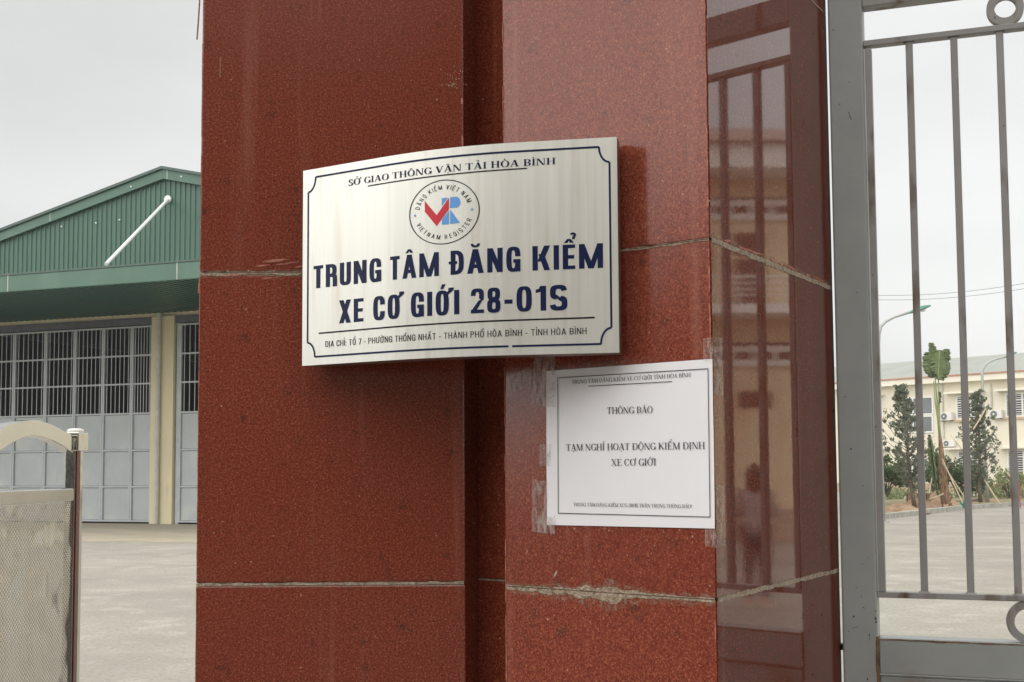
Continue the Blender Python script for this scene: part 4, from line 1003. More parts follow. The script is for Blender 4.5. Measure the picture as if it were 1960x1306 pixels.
def gring(s, h, r, w):
    b = MB(); sg = 40; vs, fs = [], []
    for i in range(sg):
        a = 2 * math.pi * i / sg
        for rr_, o_ in ((r, -0.006), (r - w, -0.006), (r - w, -0.02), (r, -0.02)):
            vs.append(GP.P(s + rr_ * math.cos(a), h + rr_ * math.sin(a), o_))
    for i in range(sg):
        j = (i + 1) % sg
        for q_ in range(4): fs.append((i * 4 + q_, i * 4 + (q_ + 1) % 4, j * 4 + (q_ + 1) % 4, j * 4 + q_))
    b.faces(vs, fs); b.build("scroll_ring", M['gate_bar'], gate, smooth=False)
rt = (htop0 - ht1) / 2
s_t = gx(1924, 10); r_t = (gx(1961, 5) - gx(1888, 5)) / 2
k = 0
while s_t + k * 2 * pitch_s < GL - 0.1:
    gring(s_t + k * 2 * pitch_s, ht1 + r_t - 0.001, r_t, 0.0115)
    k += 1
rbm = (hb0 - hp1) / 2 + 0.0008; s_b = gx(1926, 1183) + rbm
k = 0
while s_b + k * 2 * pitch_s < GL - 0.1:
    gring(s_b + k * 2 * pitch_s, hp1 + rbm - 0.0008, rbm, 0.0115)
    k += 1
b = MB(); rr = random.Random(3)
def blob(mb, s, h, off, r_, st=1.0):
    a0 = rr.random() * 6
    mb.face([GP.P(s + r_ * rr.uniform(.5, 1.3) * math.cos(a0 + k * .9), h + st * r_ * rr.uniform(.5, 1.3) * math.sin(a0 + k * .9), off) for k in range(7)])
for px, py, r_, st_ in ((1676, 1184, .0017, 1.3), (1677, 1191, .0015, 1), (1676, 1170, .0011, 1), (1634, 1180, .0012, 1.2), (1664, 1215, .0011, 1), (1624, 1209, .0009, 1), (1649, 1142, .0008, 1), (1651, 1080, .0009, 1), (1662, 1068, .0007, 1), (1595, 58, .0012, 1), (1607, 200, .0012, .8), (1625, 158, .0008, 1), (1640, 560, .0009, 1), (1618, 760, .0008, 1.4), (1652, 930, .0009, 1), (1640, 1125, .0007, 1), (1660, 1300, .001, 3)):
    blob(b, gx(px, py), gh(px, py), 0.0005, r_, st_)
for (x0, y0), (x1, y1) in (((1630, 1204), (1641, 1200)), ((1665, 1215), (1664, 1226)), ((1664, 1226), (1659, 1231)), ((1651, 1163), (1655, 1165)), ((1624, 215), (1629, 230))):
    p_, q_ = GP.hit(x0, y0), GP.hit(x1, y1); b.face([GP.P(p_[0], p_[1], .0005), GP.P(q_[0], q_[1], .0005), GP.P(q_[0] + .0006, q_[1] + .0007, .0005), GP.P(p_[0] + .0006, p_[1] + .0008, .0005)])
b.build("paint_chip", M['dark_iron'], gate, normals=False)
b = MB()
ribbon(GP, [(s1 - 0.001, hp0 - 0.03), (s1 - 0.001, hp1 + 0.002)], lambda s, k: (0.0022, 0.0026), 0.0006, b, seed=50)
ribbon(GP, [(s1 + 0.002, hp1 - 0.003), (GL, hp1 - 0.003)], lambda s, k: (0.0012, 0.0006 + 0.003 * max(0, mnoise.noise(Vector((s * 30, 0, 0))))), -0.0055, b, seed=51, step=0.003)
b.build("rust_seam", M['rust'], gate, normals=False)
for py in (1243, 250 - 900):
    b = MB(); h_ = gh(1605, py)
    b.pbox(GP, gx(1577, 650), s0 - 0.0003, h_ - 0.0045, h_ + 0.0045, -0.045, -0.025)
    b.build("hinge_pin", M['dark_iron'], gate)

# ------------------------------------------------------------------ stainless folding barrier, its end frame
BD = Vector((0.05, 1.0, 0)).normalized()
BO = at_depth(141, 904, 3.1); BO.z = 0
class BPl(Plane):
    def __init__(self, o):
        self.o = o; self.t = BD; self.n = Vector((BD.y, -BD.x, 0))
BP = BPl(BO)
bar_t = thing("folding_barrier", BO, "stainless steel folding barrier end frame with arched handle and perforated panel", "barrier")
def bk_(px, py, off=0.0): return BP.hit(px, py, off)
ztop = bk_(150, 828)[1]
b = MB(); b.pbox(BP, 0.0, 0.05, 0.03, ztop, -0.022, 0.004); b.build("post", M['steel'], bar_t, bevel=0.002)
b = MB(); b.pbox(BP, 0.002, 0.024, 0.05, bk_(150, 864)[1], 0.0043, 0.0075); b.build("reflection_strip", M['maroon'], bar_t, bevel=0.001)  # painted strip standing for the red pillar's reflection in the post
zc0 = bk_(150, 864)[1]
b = MB(); b.pbox(BP, -0.006, 0.056, zc0, ztop, -0.026, 0.014); b.build("collar", M['steel'], bar_t, bevel=0.0025)
b = MB(); vs, fs = [], []; sg = 20; cc = BP.P(0.022, ztop, -0.006)
prof_c = [(0.0195, -0.001), (0.0205, 0.003), (0.019, 0.007), (0.013, 0.0095), (0.0, 0.0105)]
for r_, z_ in prof_c:
    for k in range(sg): vs.append(cc + Vector((r_ * math.cos(2 * math.pi * k / sg), r_ * math.sin(2 * math.pi * k / sg), z_)))
for i in range(len(prof_c) - 1):
    for k in range(sg): fs.append((i * sg + k, i * sg + (k + 1) % sg, (i + 1) * sg + (k + 1) % sg, (i + 1) * sg + k))
b.faces(vs, fs); b.build("post_cap", M['cap_white'], bar_t, smooth=True)
zr1, zr0 = bk_(100, 936)[1], bk_(100, 962)[1]
kL = -0.62
b = MB(); b.pbox(BP, kL, -0.0005, zr0, zr1, -0.022, 0.004); b.build("top_rail", M['steel_dull'], bar_t, bevel=0.003)
b = MB(); b.pbox(BP, kL, -0.0008, 0.06, zr0 - 0.0008, -0.0016, -0.0004); b.build("perforated_panel", M['perf'], bar_t)
b = MB(); b.pbox(BP, kL - 0.05, kL - 0.0005, 0.03, ztop, -0.022, 0.004); b.build("post", M['steel'], bar_t, bevel=0.002)
b = MB(); b.pbox(BP, kL, -0.0005, 0.02, 0.058, -0.022, 0.004); b.build("bottom_rail", M['steel_dull'], bar_t, bevel=0.003)
# arched handle
up_ = [(0, 822), (20, 811), (45, 806), (62, 804.5), (80, 806), (100, 813), (120, 823.5), (139, 833)]
lo_ = [(0, 864), (20, 850), (45, 838), (62, 834.5), (80, 836.5), (100, 843), (120, 853), (140, 867)]
def bez_pts(pl_): return [BP.hit(x, y, 0.004) for x, y in pl_]
U_, L_ = bez_pts(up_), bez_pts(lo_)
U_.insert(0, (U_[0][0] - 0.11, U_[0][1] - 0.065)); L_.insert(0, (L_[0][0] - 0.10, L_[0][1] - 0.09))
b = MB(); vs, fs = [], []
for (us, uh), (ls, lh) in zip(U_, L_):
    vs += [BP.P(us, uh, 0.004), BP.P(ls, lh, 0.004), BP.P(ls, lh, -0.022), BP.P(us, uh, -0.022)]
for i in range(len(U_) - 1):
    for q_ in range(4): fs.append((i * 4 + q_, i * 4 + (q_ + 1) % 4, i * 4 + 4 + (q_ + 1) % 4, i * 4 + 4 + q_))
e = (len(U_) - 1) * 4; fs += [(0, 1, 2, 3), (e, e + 1, e + 2, e + 3)]
b.faces(vs, fs); b.build("arch_handle", M['steel'], bar_t, bevel=0.0015)

# ------------------------------------------------------------------ inspection shed on the left
WO = ground_at(265, 1003)
WP = Plane(WO.xy, 21.0)
def wh_(px, py, off=0.0): return WP.hit(px, py, off)
shed = thing("inspection_shed", WP.P(0, 0), "large green clad vehicle shed with grey barred folding doors and canopy", "building")
sL, sR = wh_(0, 800)[0] - 9.0, wh_(383, 800)[0] + 7.0
ap_s, ap_h = wh_(320, 327)
CANOPY = 6.2
Hs = wh_(190, 607)[1]                      # soffit height
slope = 0.235
def roof_h(s): return ap_h - abs(s - ap_s) * slope
# walls
Ht = wh_(122, 617.5)[1]; Hd = wh_(150, 631)[1]
b = MB()
b.pbox(WP, sL, sR, Ht, Hs + 0.35, -0.3, 0.0)
b.pbox(WP, sL, wh_(-60, 800)[0] - 6.2, 0, Ht - 0.002, -0.3, 0.0)
b.build("wall", M['cream'], shed)
p0s, p1s = wh_(292.5, 800)[0], wh_(335, 800)[0]
b = MB(); b.pbox(WP, p0s, p1s, 0, Ht - 0.003, -0.3, 0.12); b.build("pilaster", M['cream'], shed)
b = MB()
b.prism([WP.P(sL, 0, -24.8), WP.P(sR, 0, -24.8), WP.P(sR, roof_h(sR) - .02, -24.8), WP.P(ap_s, ap_h - .02, -24.8), WP.P(sL, roof_h(sL) - .02, -24.8)], -WP.n * 0.15); b.pbox(WP, sL, sL + 0.2, 0, roof_h(sL) - .02, -24.7, -0.31); b.pbox(WP, sR - 0.2, sR, 0, roof_h(sR) - .02, -24.7, -0.31)
b.pbox(WP, sL + 0.2, sR - 0.2, 0.002, 0.02, -24.7, -0.31)
b.build("inner_wall", M['dark_in'], shed)
b = MB(); b.pbox(WP, sL, p0s - 0.03, Hd + 0.03, Ht - 0.005, -0.1, 0.06); b.pbox(WP, p1s + 0.03, sR, Hd + 0.03, Ht - 0.005, -0.1, 0.06)
b.build("door_track", M['track'], shed)
def leaf(s0, s1):
    w = 0.055; rows = [wh_(250, y)[1] for y in (626, 680, 734, 790.5, 861, 930.5, 1001)]
    rows[0] = Hd
    lf = MB()
    lf.pbox(WP, s0, s0 + w, 0.06, rows[0], -0.04, 0.03); lf.pbox(WP, s1 - w, s1, 0.06, rows[0], -0.04, 0.03)
    for i, h in enumerate(rows):
        h_ = max(h, 0.11)
        lf.pbox(WP, s0 + w + 0.001, s1 - w - 0.001, h_ - 0.05, h_, -0.038, 0.025)
    o = lf.build("door_leaf", M['door_frame'], shed)
    gm = MB()
    n_ = 6
    for i in range(3):
        for k_ in range(n_):
            s = s0 + w + (s1 - s0 - 2 * w) * (k_ + 0.5) / n_
            gm.pbox(WP, s - 0.0095, s + 0.0095, rows[i + 1] + 0.001, rows[i] - 0.051, -0.018, 0.006)
    gm.build("grille", M['door_frame'], o)
    for i in range(3, 6):
        pm = MB(); pm.pbox(WP, s0 + w + 0.010, s1 - w - 0.010, max(rows[i + 1], 0.11) + 0.008, rows[i] - 0.062, -0.036, -0.026)
        pm.build("panel", M['door'], o)
edges = [wh_(x, 800)[0] for x in (26, 86, 142, 196.5, 251.5, 291)]
lw = edges[1] - edges[0]
cols = [(edges[0] - lw * (k + 1), edges[0] - lw * k - 0.01) for k in range(5)] + [(edges[i] + 0.006, edges[i + 1] - 0.006) for i in range(5)]
r0 = wh_(344, 800)[0]
cols += [(r0 + k * lw, r0 + (k + 1) * lw - 0.01) for k in range(4)]
for c in cols: leaf(*c)
b = MB(); b.pbox(WP, r0 - 0.12, r0 - 0.01, 0, Hd + 0.02, -0.1, 0.02); b.build("door_jamb", M['door_frame'], shed)
# downpipe
dps = wh_(309.5, 800)[0]
b = MB(); b.tube([WP.P(dps, 0.02, 0.21), WP.P(dps, Hs - 0.02, 0.21)], 0.075, 12)
for h in (1.2, 3.0, 4.8): b.tube([WP.P(dps, h, 0.21), WP.P(dps, h + 0.06, 0.21)], 0.09, 12)
b.build("downpipe", M['pvc'], shed, smooth=False)
# corrugated soffit
b = MB(); s = sL - 1.0; pt = 0.24; Hf = wh_(190, 547.5, CANOPY)[1]
vs, fs = [], []; i = 0
while s < sR:
    for ds, dh in ((0, 0), (0.09, 0), (0.12, 0.045), (0.21, 0.045)):
        vs += [WP.P(s + ds, Hs + dh, 0.01), WP.P(s + ds, Hf + dh + 0.02, CANOPY - 0.02)]
    s += pt
n_ = len(vs) // 2
for i in range(n_ - 1): fs.append((2 * i, 2 * i + 2, 2 * i + 3, 2 * i + 1))
b.faces(vs, fs); b.build("canopy_soffit", M['soffit'], shed, normals=False)
hf1 = wh_(190, 515, CANOPY)[1]
b = MB(); b.pbox(WP, sL - 1.0, sR, Hf, hf1, CANOPY, CANOPY + 0.06); b.build("canopy_fascia", M['trim_green'], shed, bevel=0.02)
b = MB(); b.pbox(WP, sL - 1.0, sR, hf1 + 0.001, hf1 + 0.05, CANOPY - 0.12, CANOPY + 0.075); b.build("fascia_capping", M['roof_green'], shed)
b = MB(); b.hexa([WP.P(sL - 1, Hs + 0.1, 0.02), WP.P(sR, Hs + 0.1, 0.02), WP.P(sR, Hf + 0.1, CANOPY - 0.03), WP.P(sL - 1, Hf + 0.1, CANOPY - 0.03),
                  WP.P(sL - 1, Hs + 0.16, 0.02), WP.P(sR, Hs + 0.16, 0.02), WP.P(sR, Hf + 0.16, CANOPY - 0.03), WP.P(sL - 1, Hf + 0.16, CANOPY - 0.03)])
b.build("canopy_roof", M['trim_green'], shed)
for px in (18.5, 341.5):
    b = MB(); s, _ = wh_(px, 540, CANOPY); b.pbox(WP, s - 0.012, s + 0.012, Hf + 0.01, hf1 + 0.06, CANOPY + 0.0605, CANOPY + 0.068)
    b.build("lap_joint", M['pvc'], shed)
# gable cladding with upright ribs
b = MB(); base_h = Hs + 0.351
pts = [WP.P(sL, base_h, 0.05), WP.P(sR, base_h, 0.05), WP.P(sR, roof_h(sR), 0.05), WP.P(ap_s, ap_h, 0.05), WP.P(sL, roof_h(sL), 0.05)]
b.prism(pts, -WP.n * 0.1)
s = sL + 0.1
while s < sR - 0.1:
    h1 = roof_h(s) - 0.06
    if h1 > base_h + 0.1:
        P_ = WP.P
        b.faces([P_(s - 0.035, base_h, 0.0505), P_(s - 0.018, base_h, 0.085), P_(s + 0.018, base_h, 0.085), P_(s + 0.035, base_h, 0.0505),
                 P_(s - 0.035, h1, 0.0505), P_(s - 0.018, h1, 0.085), P_(s + 0.018, h1, 0.085), P_(s + 0.035, h1, 0.0505)],
                [(0, 1, 5, 4), (1, 2, 6, 5), (2, 3, 7, 6)])
    s += 0.187
b.build("gable_cladding", M['cladding'], shed)
for sgn, s_end in ((-1, sL - 0.6), (1, sR + 0.6)):
    b = MB(); P_ = WP.P; hv_ = 0.33
    he = roof_h(s_end)
    b.hexa([P_(ap_s, ap_h - hv_ + .03, 0.10), P_(s_end, he - hv_ + .03, 0.10), P_(s_end, he - hv_ + .03, 0.22), P_(ap_s, ap_h - hv_ + .03, 0.22),
            P_(ap_s, ap_h + 0.0, 0.10), P_(s_end, he, 0.10), P_(s_end, he, 0.22), P_(ap_s, ap_h, 0.22)])
    b.build("verge_trim", M['trim_green'], shed)
    b = MB()
    b.hexa([P_(ap_s, ap_h + 0.002, 0.30), P_(s_end, he + 0.002, 0.30), P_(s_end, he + 0.002, -25), P_(ap_s, ap_h + 0.002, -25),
            P_(ap_s, ap_h + 0.09, 0.30), P_(s_end, he + 0.09, 0.30), P_(s_end, he + 0.09, -25), P_(ap_s, ap_h + 0.09, -25)])
    b.build("roof", M['roof_green'], shed)
for px, py in ((320, 335), (96, 415)):
    b = MB(); s, h = wh_(px, py, 0.22); b.pbox(WP, s - 0.012, s + 0.012, roof_h(s) - 0.29, roof_h(s) + 0.0, 0.2205, 0.227)
    b.build("lap_joint", M['pvc'], shed)
for px, py in ((118, 434), (184, 427), (229, 421), (256, 359), (352, 340)):
    b = MB(); s, h = wh_(px, py, 0.1); b.tube([WP.P(s, h, 0.09 if py > 400 else 0.22), WP.P(s, h, 0.12 if py > 400 else 0.245)], 0.028, 8)
    b.build("fixing_screw", M['white_pipe'], shed)
a = wh_(322, 382, 0.1); c = wh_(203, 506, CANOPY - 0.3)
b = MB(); b.tube([WP.P(*a, 0.1), WP.P(*c, CANOPY - 0.3)], 0.052, 12); b.tube([WP.P(*a, 0.086), WP.P(*a, 0.15)], 0.125, 14)
b.build("brace_pole", M['white_pipe'], shed)

# pale apron in front of the doors
ap = MB()
a0 = (ground_at(265, 1038) - WO).dot(WP.n)
ap.hexa([WP.P(sL - 5, 0.0, a0), WP.P(sR + 5, 0.0, a0), WP.P(sR + 5, 0.0, 0.02), WP.P(sL - 5, 0.0, 0.02), WP.P(sL - 5, 0.012, a0), WP.P(sR + 5, 0.012, a0), WP.P(sR + 5, 0.012, 0.02), WP.P(sL - 5, 0.012, 0.02)])
meta(ap.build("apron", M['apron'], origin=WP.P(0, 0)), kind='structure')

# ------------------------------------------------------------------ office block beyond the gate
OO = ground_at(1820, 944)
OP = Plane(OO.xy, 49.0)
def oh(px, py, off=0.0): return OP.hit(px, py, off)
office = thing("office_building", OP.P(0, 0), "two storey cream office block with grey sloping roof and white barred windows", "building")
oL, oR = -16.0, 14.0
eave = oh(1820, 733)[1]
He = oh(1820, 720)[1]
ridge_off = 7.5
def roof_ridge():
    # ridge height so that it meets the measured skyline
    return OP.hit(1820, 686, -ridge_off)[1]
Hr = roof_ridge()
b = MB(); b.pbox(OP, oL, oR, 0.6, eave, -14.8, 0.0); b.build("wall", M['office'], office)
b = MB(); b.pbox(OP, oL - .02, oR + .02, 0.0, 0.6 - 0.002, -14.8, 0.05); b.build("plinth", M['plinth'], office)
b = MB(); b.pbox(OP, oL - 0.5, oR + 0.5, eave + 0.002, He - 0.06, -15.4, 0.55); b.build("cornice", M['office_trim'], office)
b = MB(); b.pbox(OP, oL - 0.55, oR + 0.55, He - 0.058, He + 0.03, -15.45, 0.62); b.build("gutter", M['gutter'], office)
b = MB(); P_ = OP.P
b.faces([P_(oL - .5, He + .035, 0.58), P_(oR + .5, He + .035, 0.58), P_(oR + .5, Hr, -ridge_off), P_(oL - .5, Hr, -ridge_off), P_(oR + .5, He + .035, -15.4), P_(oL - .5, He + .035, -15.4)],
        [(0, 1, 2, 3), (3, 2, 4, 5), (0, 3, 5), (1, 4, 2)])
b.build("roof", M['office_roof'], office)
def owin(x0, y0, x1, y1, kind='louvre', mull=(0.5,), bars=9, ref=None):
    ym = (y0 + y1) / 2; s0, s1 = oh(x0, ym)[0], oh(x1, ym)[0]; h1, h0 = oh((x0 + x1) / 2, y0)[1], oh((x0 + x1) / 2, y1)[1]
    f = MB(); w = 0.09
    f.pbox(OP, s0, s0 + w, h0, h1, 0.003, 0.07); f.pbox(OP, s1 - w, s1, h0, h1, 0.003, 0.07)
    f.pbox(OP, s0 + w, s1 - w, h0, h0 + w, 0.003, 0.068); f.pbox(OP, s0 + w, s1 - w, h1 - w, h1, 0.003, 0.068)
    for m_ in mull:
        sm_ = s0 + (s1 - s0) * m_; f.pbox(OP, sm_ - 0.05, sm_ + 0.05, h0 + w, h1 - w, 0.003, 0.066)
    if kind == 'louvre': f.pbox(OP, s0 + w, s1 - w, h0 + (h1 - h0) * 0.68, h0 + (h1 - h0) * 0.73, 0.003, 0.064)
    o = f.build("window", M['win_white'], office)
    p = MB(); p.pbox(OP, s0 + w * .5, s1 - w * .5, h0 + w * .5, h1 - w * .5, 0.002, 0.02)
    p.build("pane", M['glass'] if kind == 'plain' else M['glass_dark'], o)
    if kind == 'louvre':
        q_ = MB()
        for k in range(bars):
            h = h0 + w + (h1 - h0 - 2 * w) * (k + 0.5) / bars
            q_.pbox(OP, s0 + w, s1 - w, h - 0.022, h + 0.022, 0.03, 0.055)
        q_.build("louvre_bars", M['win_white'], o)
        sl_ = MB(); sl_.pbox(OP, s0 - 0.15, s1 + 0.15, h0 - 0.13, h0 - 0.003, 0.002, 0.16); sl_.build("sill", M['sill'], o)
    return s0, s1, h0, h1
owin(1831, 757, 1874, 803, mull=(0.33, 0.66)); owin(1925, 752, 1972, 798, mull=(0.4, 0.7))
owin(1834, 862, 1874, 907, mull=(0.33, 0.66)); owin(1929, 861, 1974, 907, mull=(0.35, 0.7))
owin(1728, 760, 1787, 795, 'plain', (0.35, 0.62)); owin(1728, 796, 1787, 829, 'plain', (0.35, 0.62)); owin(1734, 876, 1760, 912, 'plain', (0.5,))
owin(1670, 762, 1690, 800); owin(1672, 865, 1690, 908)
for x0, x1, y in ((1814, 1886, 751.5), (1910, 1985, 746), (1816, 1886, 858.5), (1916, 1985, 857), (1655, 1693, 757), (1660, 1700, 859)):
    s0, s1 = oh(x0, y)[0], oh(x1, y)[0]; h = oh((x0 + x1) / 2, y)[1]
    b = MB(); b.pbox(OP, s0, s1, h - 0.06, h + 0.06, 0.004, 0.55); b.build("sunshade_ledge", M['office_trim'], office)
for px, y0, y1 in ((1805.5, 735, 840), (1899, 735, 790)):
    s = oh(px, 780)[0]; b = MB(); b.tube([OP.P(s, oh(px, y1)[1], 0.06), OP.P(s, oh(px, y0)[1], 0.06)], 0.045, 8); b.build("downpipe", M['pvc'], office)
def acunit(x0, y0, x1, y1, label):
    ym = (y0 + y1) / 2; s0, s1 = oh(x0, ym, 0.2)[0], oh(x1, ym, 0.2)[0]; h1, h0 = oh((x0 + x1) / 2, y0, .2)[1], oh((x0 + x1) / 2, y1, .2)[1]
    t = thing("air_conditioner", OP.P((s0 + s1) / 2, h0, 0.1), label, "air conditioner", "outdoor air conditioner units on the office wall")
    b = MB(); b.pbox(OP, s0, s1, h0, h1, 0.08, 0.38); b.build("casing", M['ac_body'], t, bevel=0.02)
    cx, cy = s0 + (s1 - s0) * 0.36, (h0 + h1) / 2; r_ = (h1 - h0) * 0.42
    b = MB(); b.face([OP.P(cx + r_ * math.cos(k * .3927), cy + r_ * math.sin(k * .3927), 0.384) for k in range(16)]); 
    b.prism([OP.P(cx + r_ * math.cos(k * .3927), cy + r_ * math.sin(k * .3927), 0.3805) for k in range(16)], OP.n * 0.02)
    b.build("fan_grille", M['ac_fan'], t)
    b = MB(); b.prism([OP.P(cx + r_ * .3 * math.cos(k * .785), cy + r_ * .3 * math.sin(k * .785), 0.405) for k in range(8)], OP.n * 0.01); b.build("fan_hub", M['ac_body'], t)
    b = MB()
    for s in (s0 + 0.1, s1 - 0.1): b.pbox(OP, s - 0.02, s + 0.02, h0 - 0.06, h0 - 0.002, 0.0, 0.4)
    b.build("bracket", M['ac_fan'], t)
acunit(1801.5, 790, 1824, 805, "white air conditioner unit beside the banana stalk under the upper windows")
acunit(1806, 843, 1828, 855.5, "white air conditioner unit low on the wall beside the ground floor ledge")
acunit(1897, 785, 1919, 801, "white air conditioner unit on the upper wall beside the curved lamp post")

# ------------------------------------------------------------------ planting island: kerb, bed, soil
kpx = [(1640, 1001), (1693, 994), (1765, 985.5), (1842, 976.5), (1900, 972), (1960, 968.5), (2050, 965)]
kp = [ground_at(*p) for p in kpx]
far = [ground_at(2050, 955), ground_at(1900, 955.5), ground_at(1790, 957), ground_at(1720, 960), ground_at(1640, 964)]
b = MB(); b.face([p + Vector((0, 0, 0.10)) for p in kp] + [p + Vector((0, 0, 0.10)) for p in far])
meta(b.build("planting_bed", M['bed'], origin=kp[2]), kind='structure')
b = MB()
for p, q_ in zip(kp[:-1], kp[1:]):
    n_ = max(1, int((q_ - p).length / 0.9)); d = (q_ - p) / n_; sd = Vector((-d.y, d.x, 0)).normalized()
    for i in range(n_):
        a, c = p + d * i + d.normalized() * 0.012, p + d * (i + 1) - d.normalized() * 0.012
        b.hexa([a, c, c + sd * 0.22, a + sd * 0.22] + [v + Vector((0, 0, 0.16)) for v in (a, c, c + sd * 0.22, a + sd * 0.22)])
meta(b.build("kerb", M['kerb_a'], origin=kp[2]), kind='structure')
def mound(name, px, py, rx, ry, h, seed, zb=0.10):
    c = ground_at(px, py); b = MB(); nr, na = 9, 26; vs = [c + Vector((0, 0, zb + h))]; fs = []
    for i in range(1, nr + 1):
        k = i / nr
        for j in range(na):
            a = 2 * math.pi * j / na
            rr_ = 1 + 0.22 * mnoise.noise(Vector((math.cos(a) * 1.5 + seed, math.sin(a) * 1.5, 0)))
            p = Vector((c.x + rx * k * rr_ * math.cos(a), c.y + ry * k * rr_ * math.sin(a), 0))
            z = zb + h * (math.cos(k * math.pi) * .5 + .5) * (1 + 0.35 * mnoise.noise(p * 1.3)) + 0.13 * mnoise.noise(p * 3.3 + Vector((seed, 0, 0))) * (1 - k * .6)
            p.z = max(z, zb - 0.03) if i < nr else zb - 0.05
            vs.append(p)
    for j in range(na): fs.append((0, 1 + j, 1 + (j + 1) % na))
    for i in range(nr - 1):
        for j in range(na):
            a, c2 = 1 + i * na + j, 1 + i * na + (j + 1) % na
            fs.append((a, a + na, c2 + na, c2))
    b.faces(vs, fs)
    return meta(b.build(name, M['soil'], origin=c), kind='structure')
mound("soil_mound", 1797, 973, 1.0, 1.5, 0.50, 1.0)
mound("soil_mound", 1718, 984, 1.1, 1.0, 0.24, 4.0)
mound("soil_mound", 1756, 977, 0.9, 1.3, 0.34, 6.0)
mound("soil_mound", 1885, 964, 0.7, 1.2, 0.14, 9.0)

# ------------------------------------------------------------------ trees and plants
def leafcloud(mb, centre, r, n_, size, rr, up=0.6, flat=False):
    for _ in range(n_):
        d = Vector((rr.gauss(0, 1), rr.gauss(0, 1), rr.gauss(0, 1))).normalized() * (r * rr.random() ** 0.45)
        p = centre + d
        ax = (Vector((0, 0, up)) + Vector((rr.gauss(0, .6), rr.gauss(0, .6), rr.gauss(0, .4)))).normalized()
        sd = ax.cross(Vector((rr.gauss(0, 1), rr.gauss(0, 1), rr.gauss(0, 1)))).normalized()
        l_ = size * rr.uniform(0.6, 1.4); w = l_ * rr.uniform(0.25, 0.45)
        mb.face([p, p + ax * l_ * .45 + sd * w, p + ax * l_, p + ax * l_ * .5 - sd * w])
def juniper(px, base_py, top_py, y, half_w, label, seed, lean=0.0):
    rr = random.Random(seed)
    base = at_depth(px, base_py, y); top = at_depth(px + lean, top_py, y); H = top.z - base.z
    t = thing("juniper_tree", base, label, "tree")
    tr = MB(); axis = [base + (top - base) * k + Vector((0.05 * math.sin(k * 9 + seed), 0.03 * math.cos(k * 7), 0)) * H * .1 for k in [i / 10 for i in range(11)]]
    tr.tube(axis, [0.075 * (1 - 0.9 * i / 10) * H / 4 + 0.006 for i in range(11)], 8)
    cr = MB()
    nb = 74
    for i in range(nb):
        k = 0.15 + 0.83 * (i / nb); a = i * 2.4 + rr.uniform(-.4, .4)
        shape = (math.sin(min(1.0, (k - .08) / .42) * math.pi / 2) if k < .5 else 1.0) * (1 - max(0, (k - .36) / .66)) ** 1.1
        ln = half_w * (0.10 + 1.02 * shape) * rr.uniform(0.65, 1.12)
        p0_ = base + (top - base) * k
        mid = p0_ + Vector((math.cos(a), math.sin(a), 0)) * ln * .55 + Vector((0, 0, ln * .28))
        end = p0_ + Vector((math.cos(a), math.sin(a), 0)) * ln + Vector((0, 0, ln * rr.uniform(.5, 1.0)))
        tr.tube([p0_, mid, end], [0.018, 0.012, 0.005], 5)
        for q_ in range(5):
            kk = 0.3 + 0.7 * q_ / 4
            c = (p0_.lerp(mid, kk / .55 * 1.0) if kk < .55 else mid.lerp(end, (kk - .55) / .45))
            if rr.random() < 0.66:
                leafcloud(cr, c + Vector((rr.gauss(0, .05), rr.gauss(0, .05), rr.gauss(0, .05))), 0.13 * rr.uniform(.6, 1.3) * (1.15 - .6 * k), int(30 * rr.uniform(.4, 1.3)), 0.08, rr, 1.5)
    leafcloud(cr, top - Vector((0, 0, .12)), 0.1, 24, 0.13, rr, 2.0)
    tr.build("trunk", M['bark'], t, smooth=True)
    cr.build("crown", M['juniper'], t, normals=False)
juniper(1750, 972, 738, 46.0, 1.05, "tall thin juniper tree left of the banana plant behind the gate", 21, lean=-27)
juniper(1877, 962, 752, 51.0, 1.0, "full juniper tree in front of the curved lamp post", 22, lean=-6)
def shrub(px, py, y, rx, rz, m_, label, seed, n_=1400, size=0.13, name="shrub"):
    rr = random.Random(seed); base = at_depth(px, py, y); base.z = max(base.z, 0.02)
    t = thing(name, base, label, "shrub")
    st_ = MB(); cr = MB()
    for i in range(9):
        a = i * 2.4; e = base + Vector((math.cos(a) * rx * .7, math.sin(a) * rx * .6, rz * rr.uniform(1.0, 1.7)))
        st_.tube([base, base.lerp(e, .5) + Vector((0, 0, .1)), e], [0.03, 0.02, 0.008], 5)
        for _ in range(3):
            leafcloud(cr, e + Vector((rr.gauss(0, rx * .3), rr.gauss(0, rx * .3), rr.gauss(0, rz * .35))), rx * .38, n_ // 27, size, rr, .5)
    st_.build("stems", M['bark'], t); cr.build("foliage", m_, t, normals=False)
shrub(1699, 952, 52.0, 0.55, 0.62, M['dark_leaf'], "dark green clipped shrub beside the gate stile", 31, 2200)
shrub(1836, 952, 56.0, 0.95, 0.75, M['dark_leaf'], "dark green rounded bush behind the banana plant", 32, 3000)
shrub(1790, 955, 55.0, 0.6, 0.85, M['dark_leaf'], "dark green bush between juniper and banana stem", 34, 1600)
shrub(1932, 953, 60.0, 0.75, 0.55, M['lime_leaf'], "pale yellow green loose bush by the office wall", 33, 1100)
rr = random.Random(77); lowg = MB()
for i in range(60):
    c = ground_at(1690 + rr.random() * 280, 955 + rr.random() * 3.0); c.z = 0.18
    leafcloud(lowg, c, 0.5, 40, 0.16, rr, .3)
meta(lowg.build("ground_cover", M['lime_leaf'], normals=False), kind='stuff')

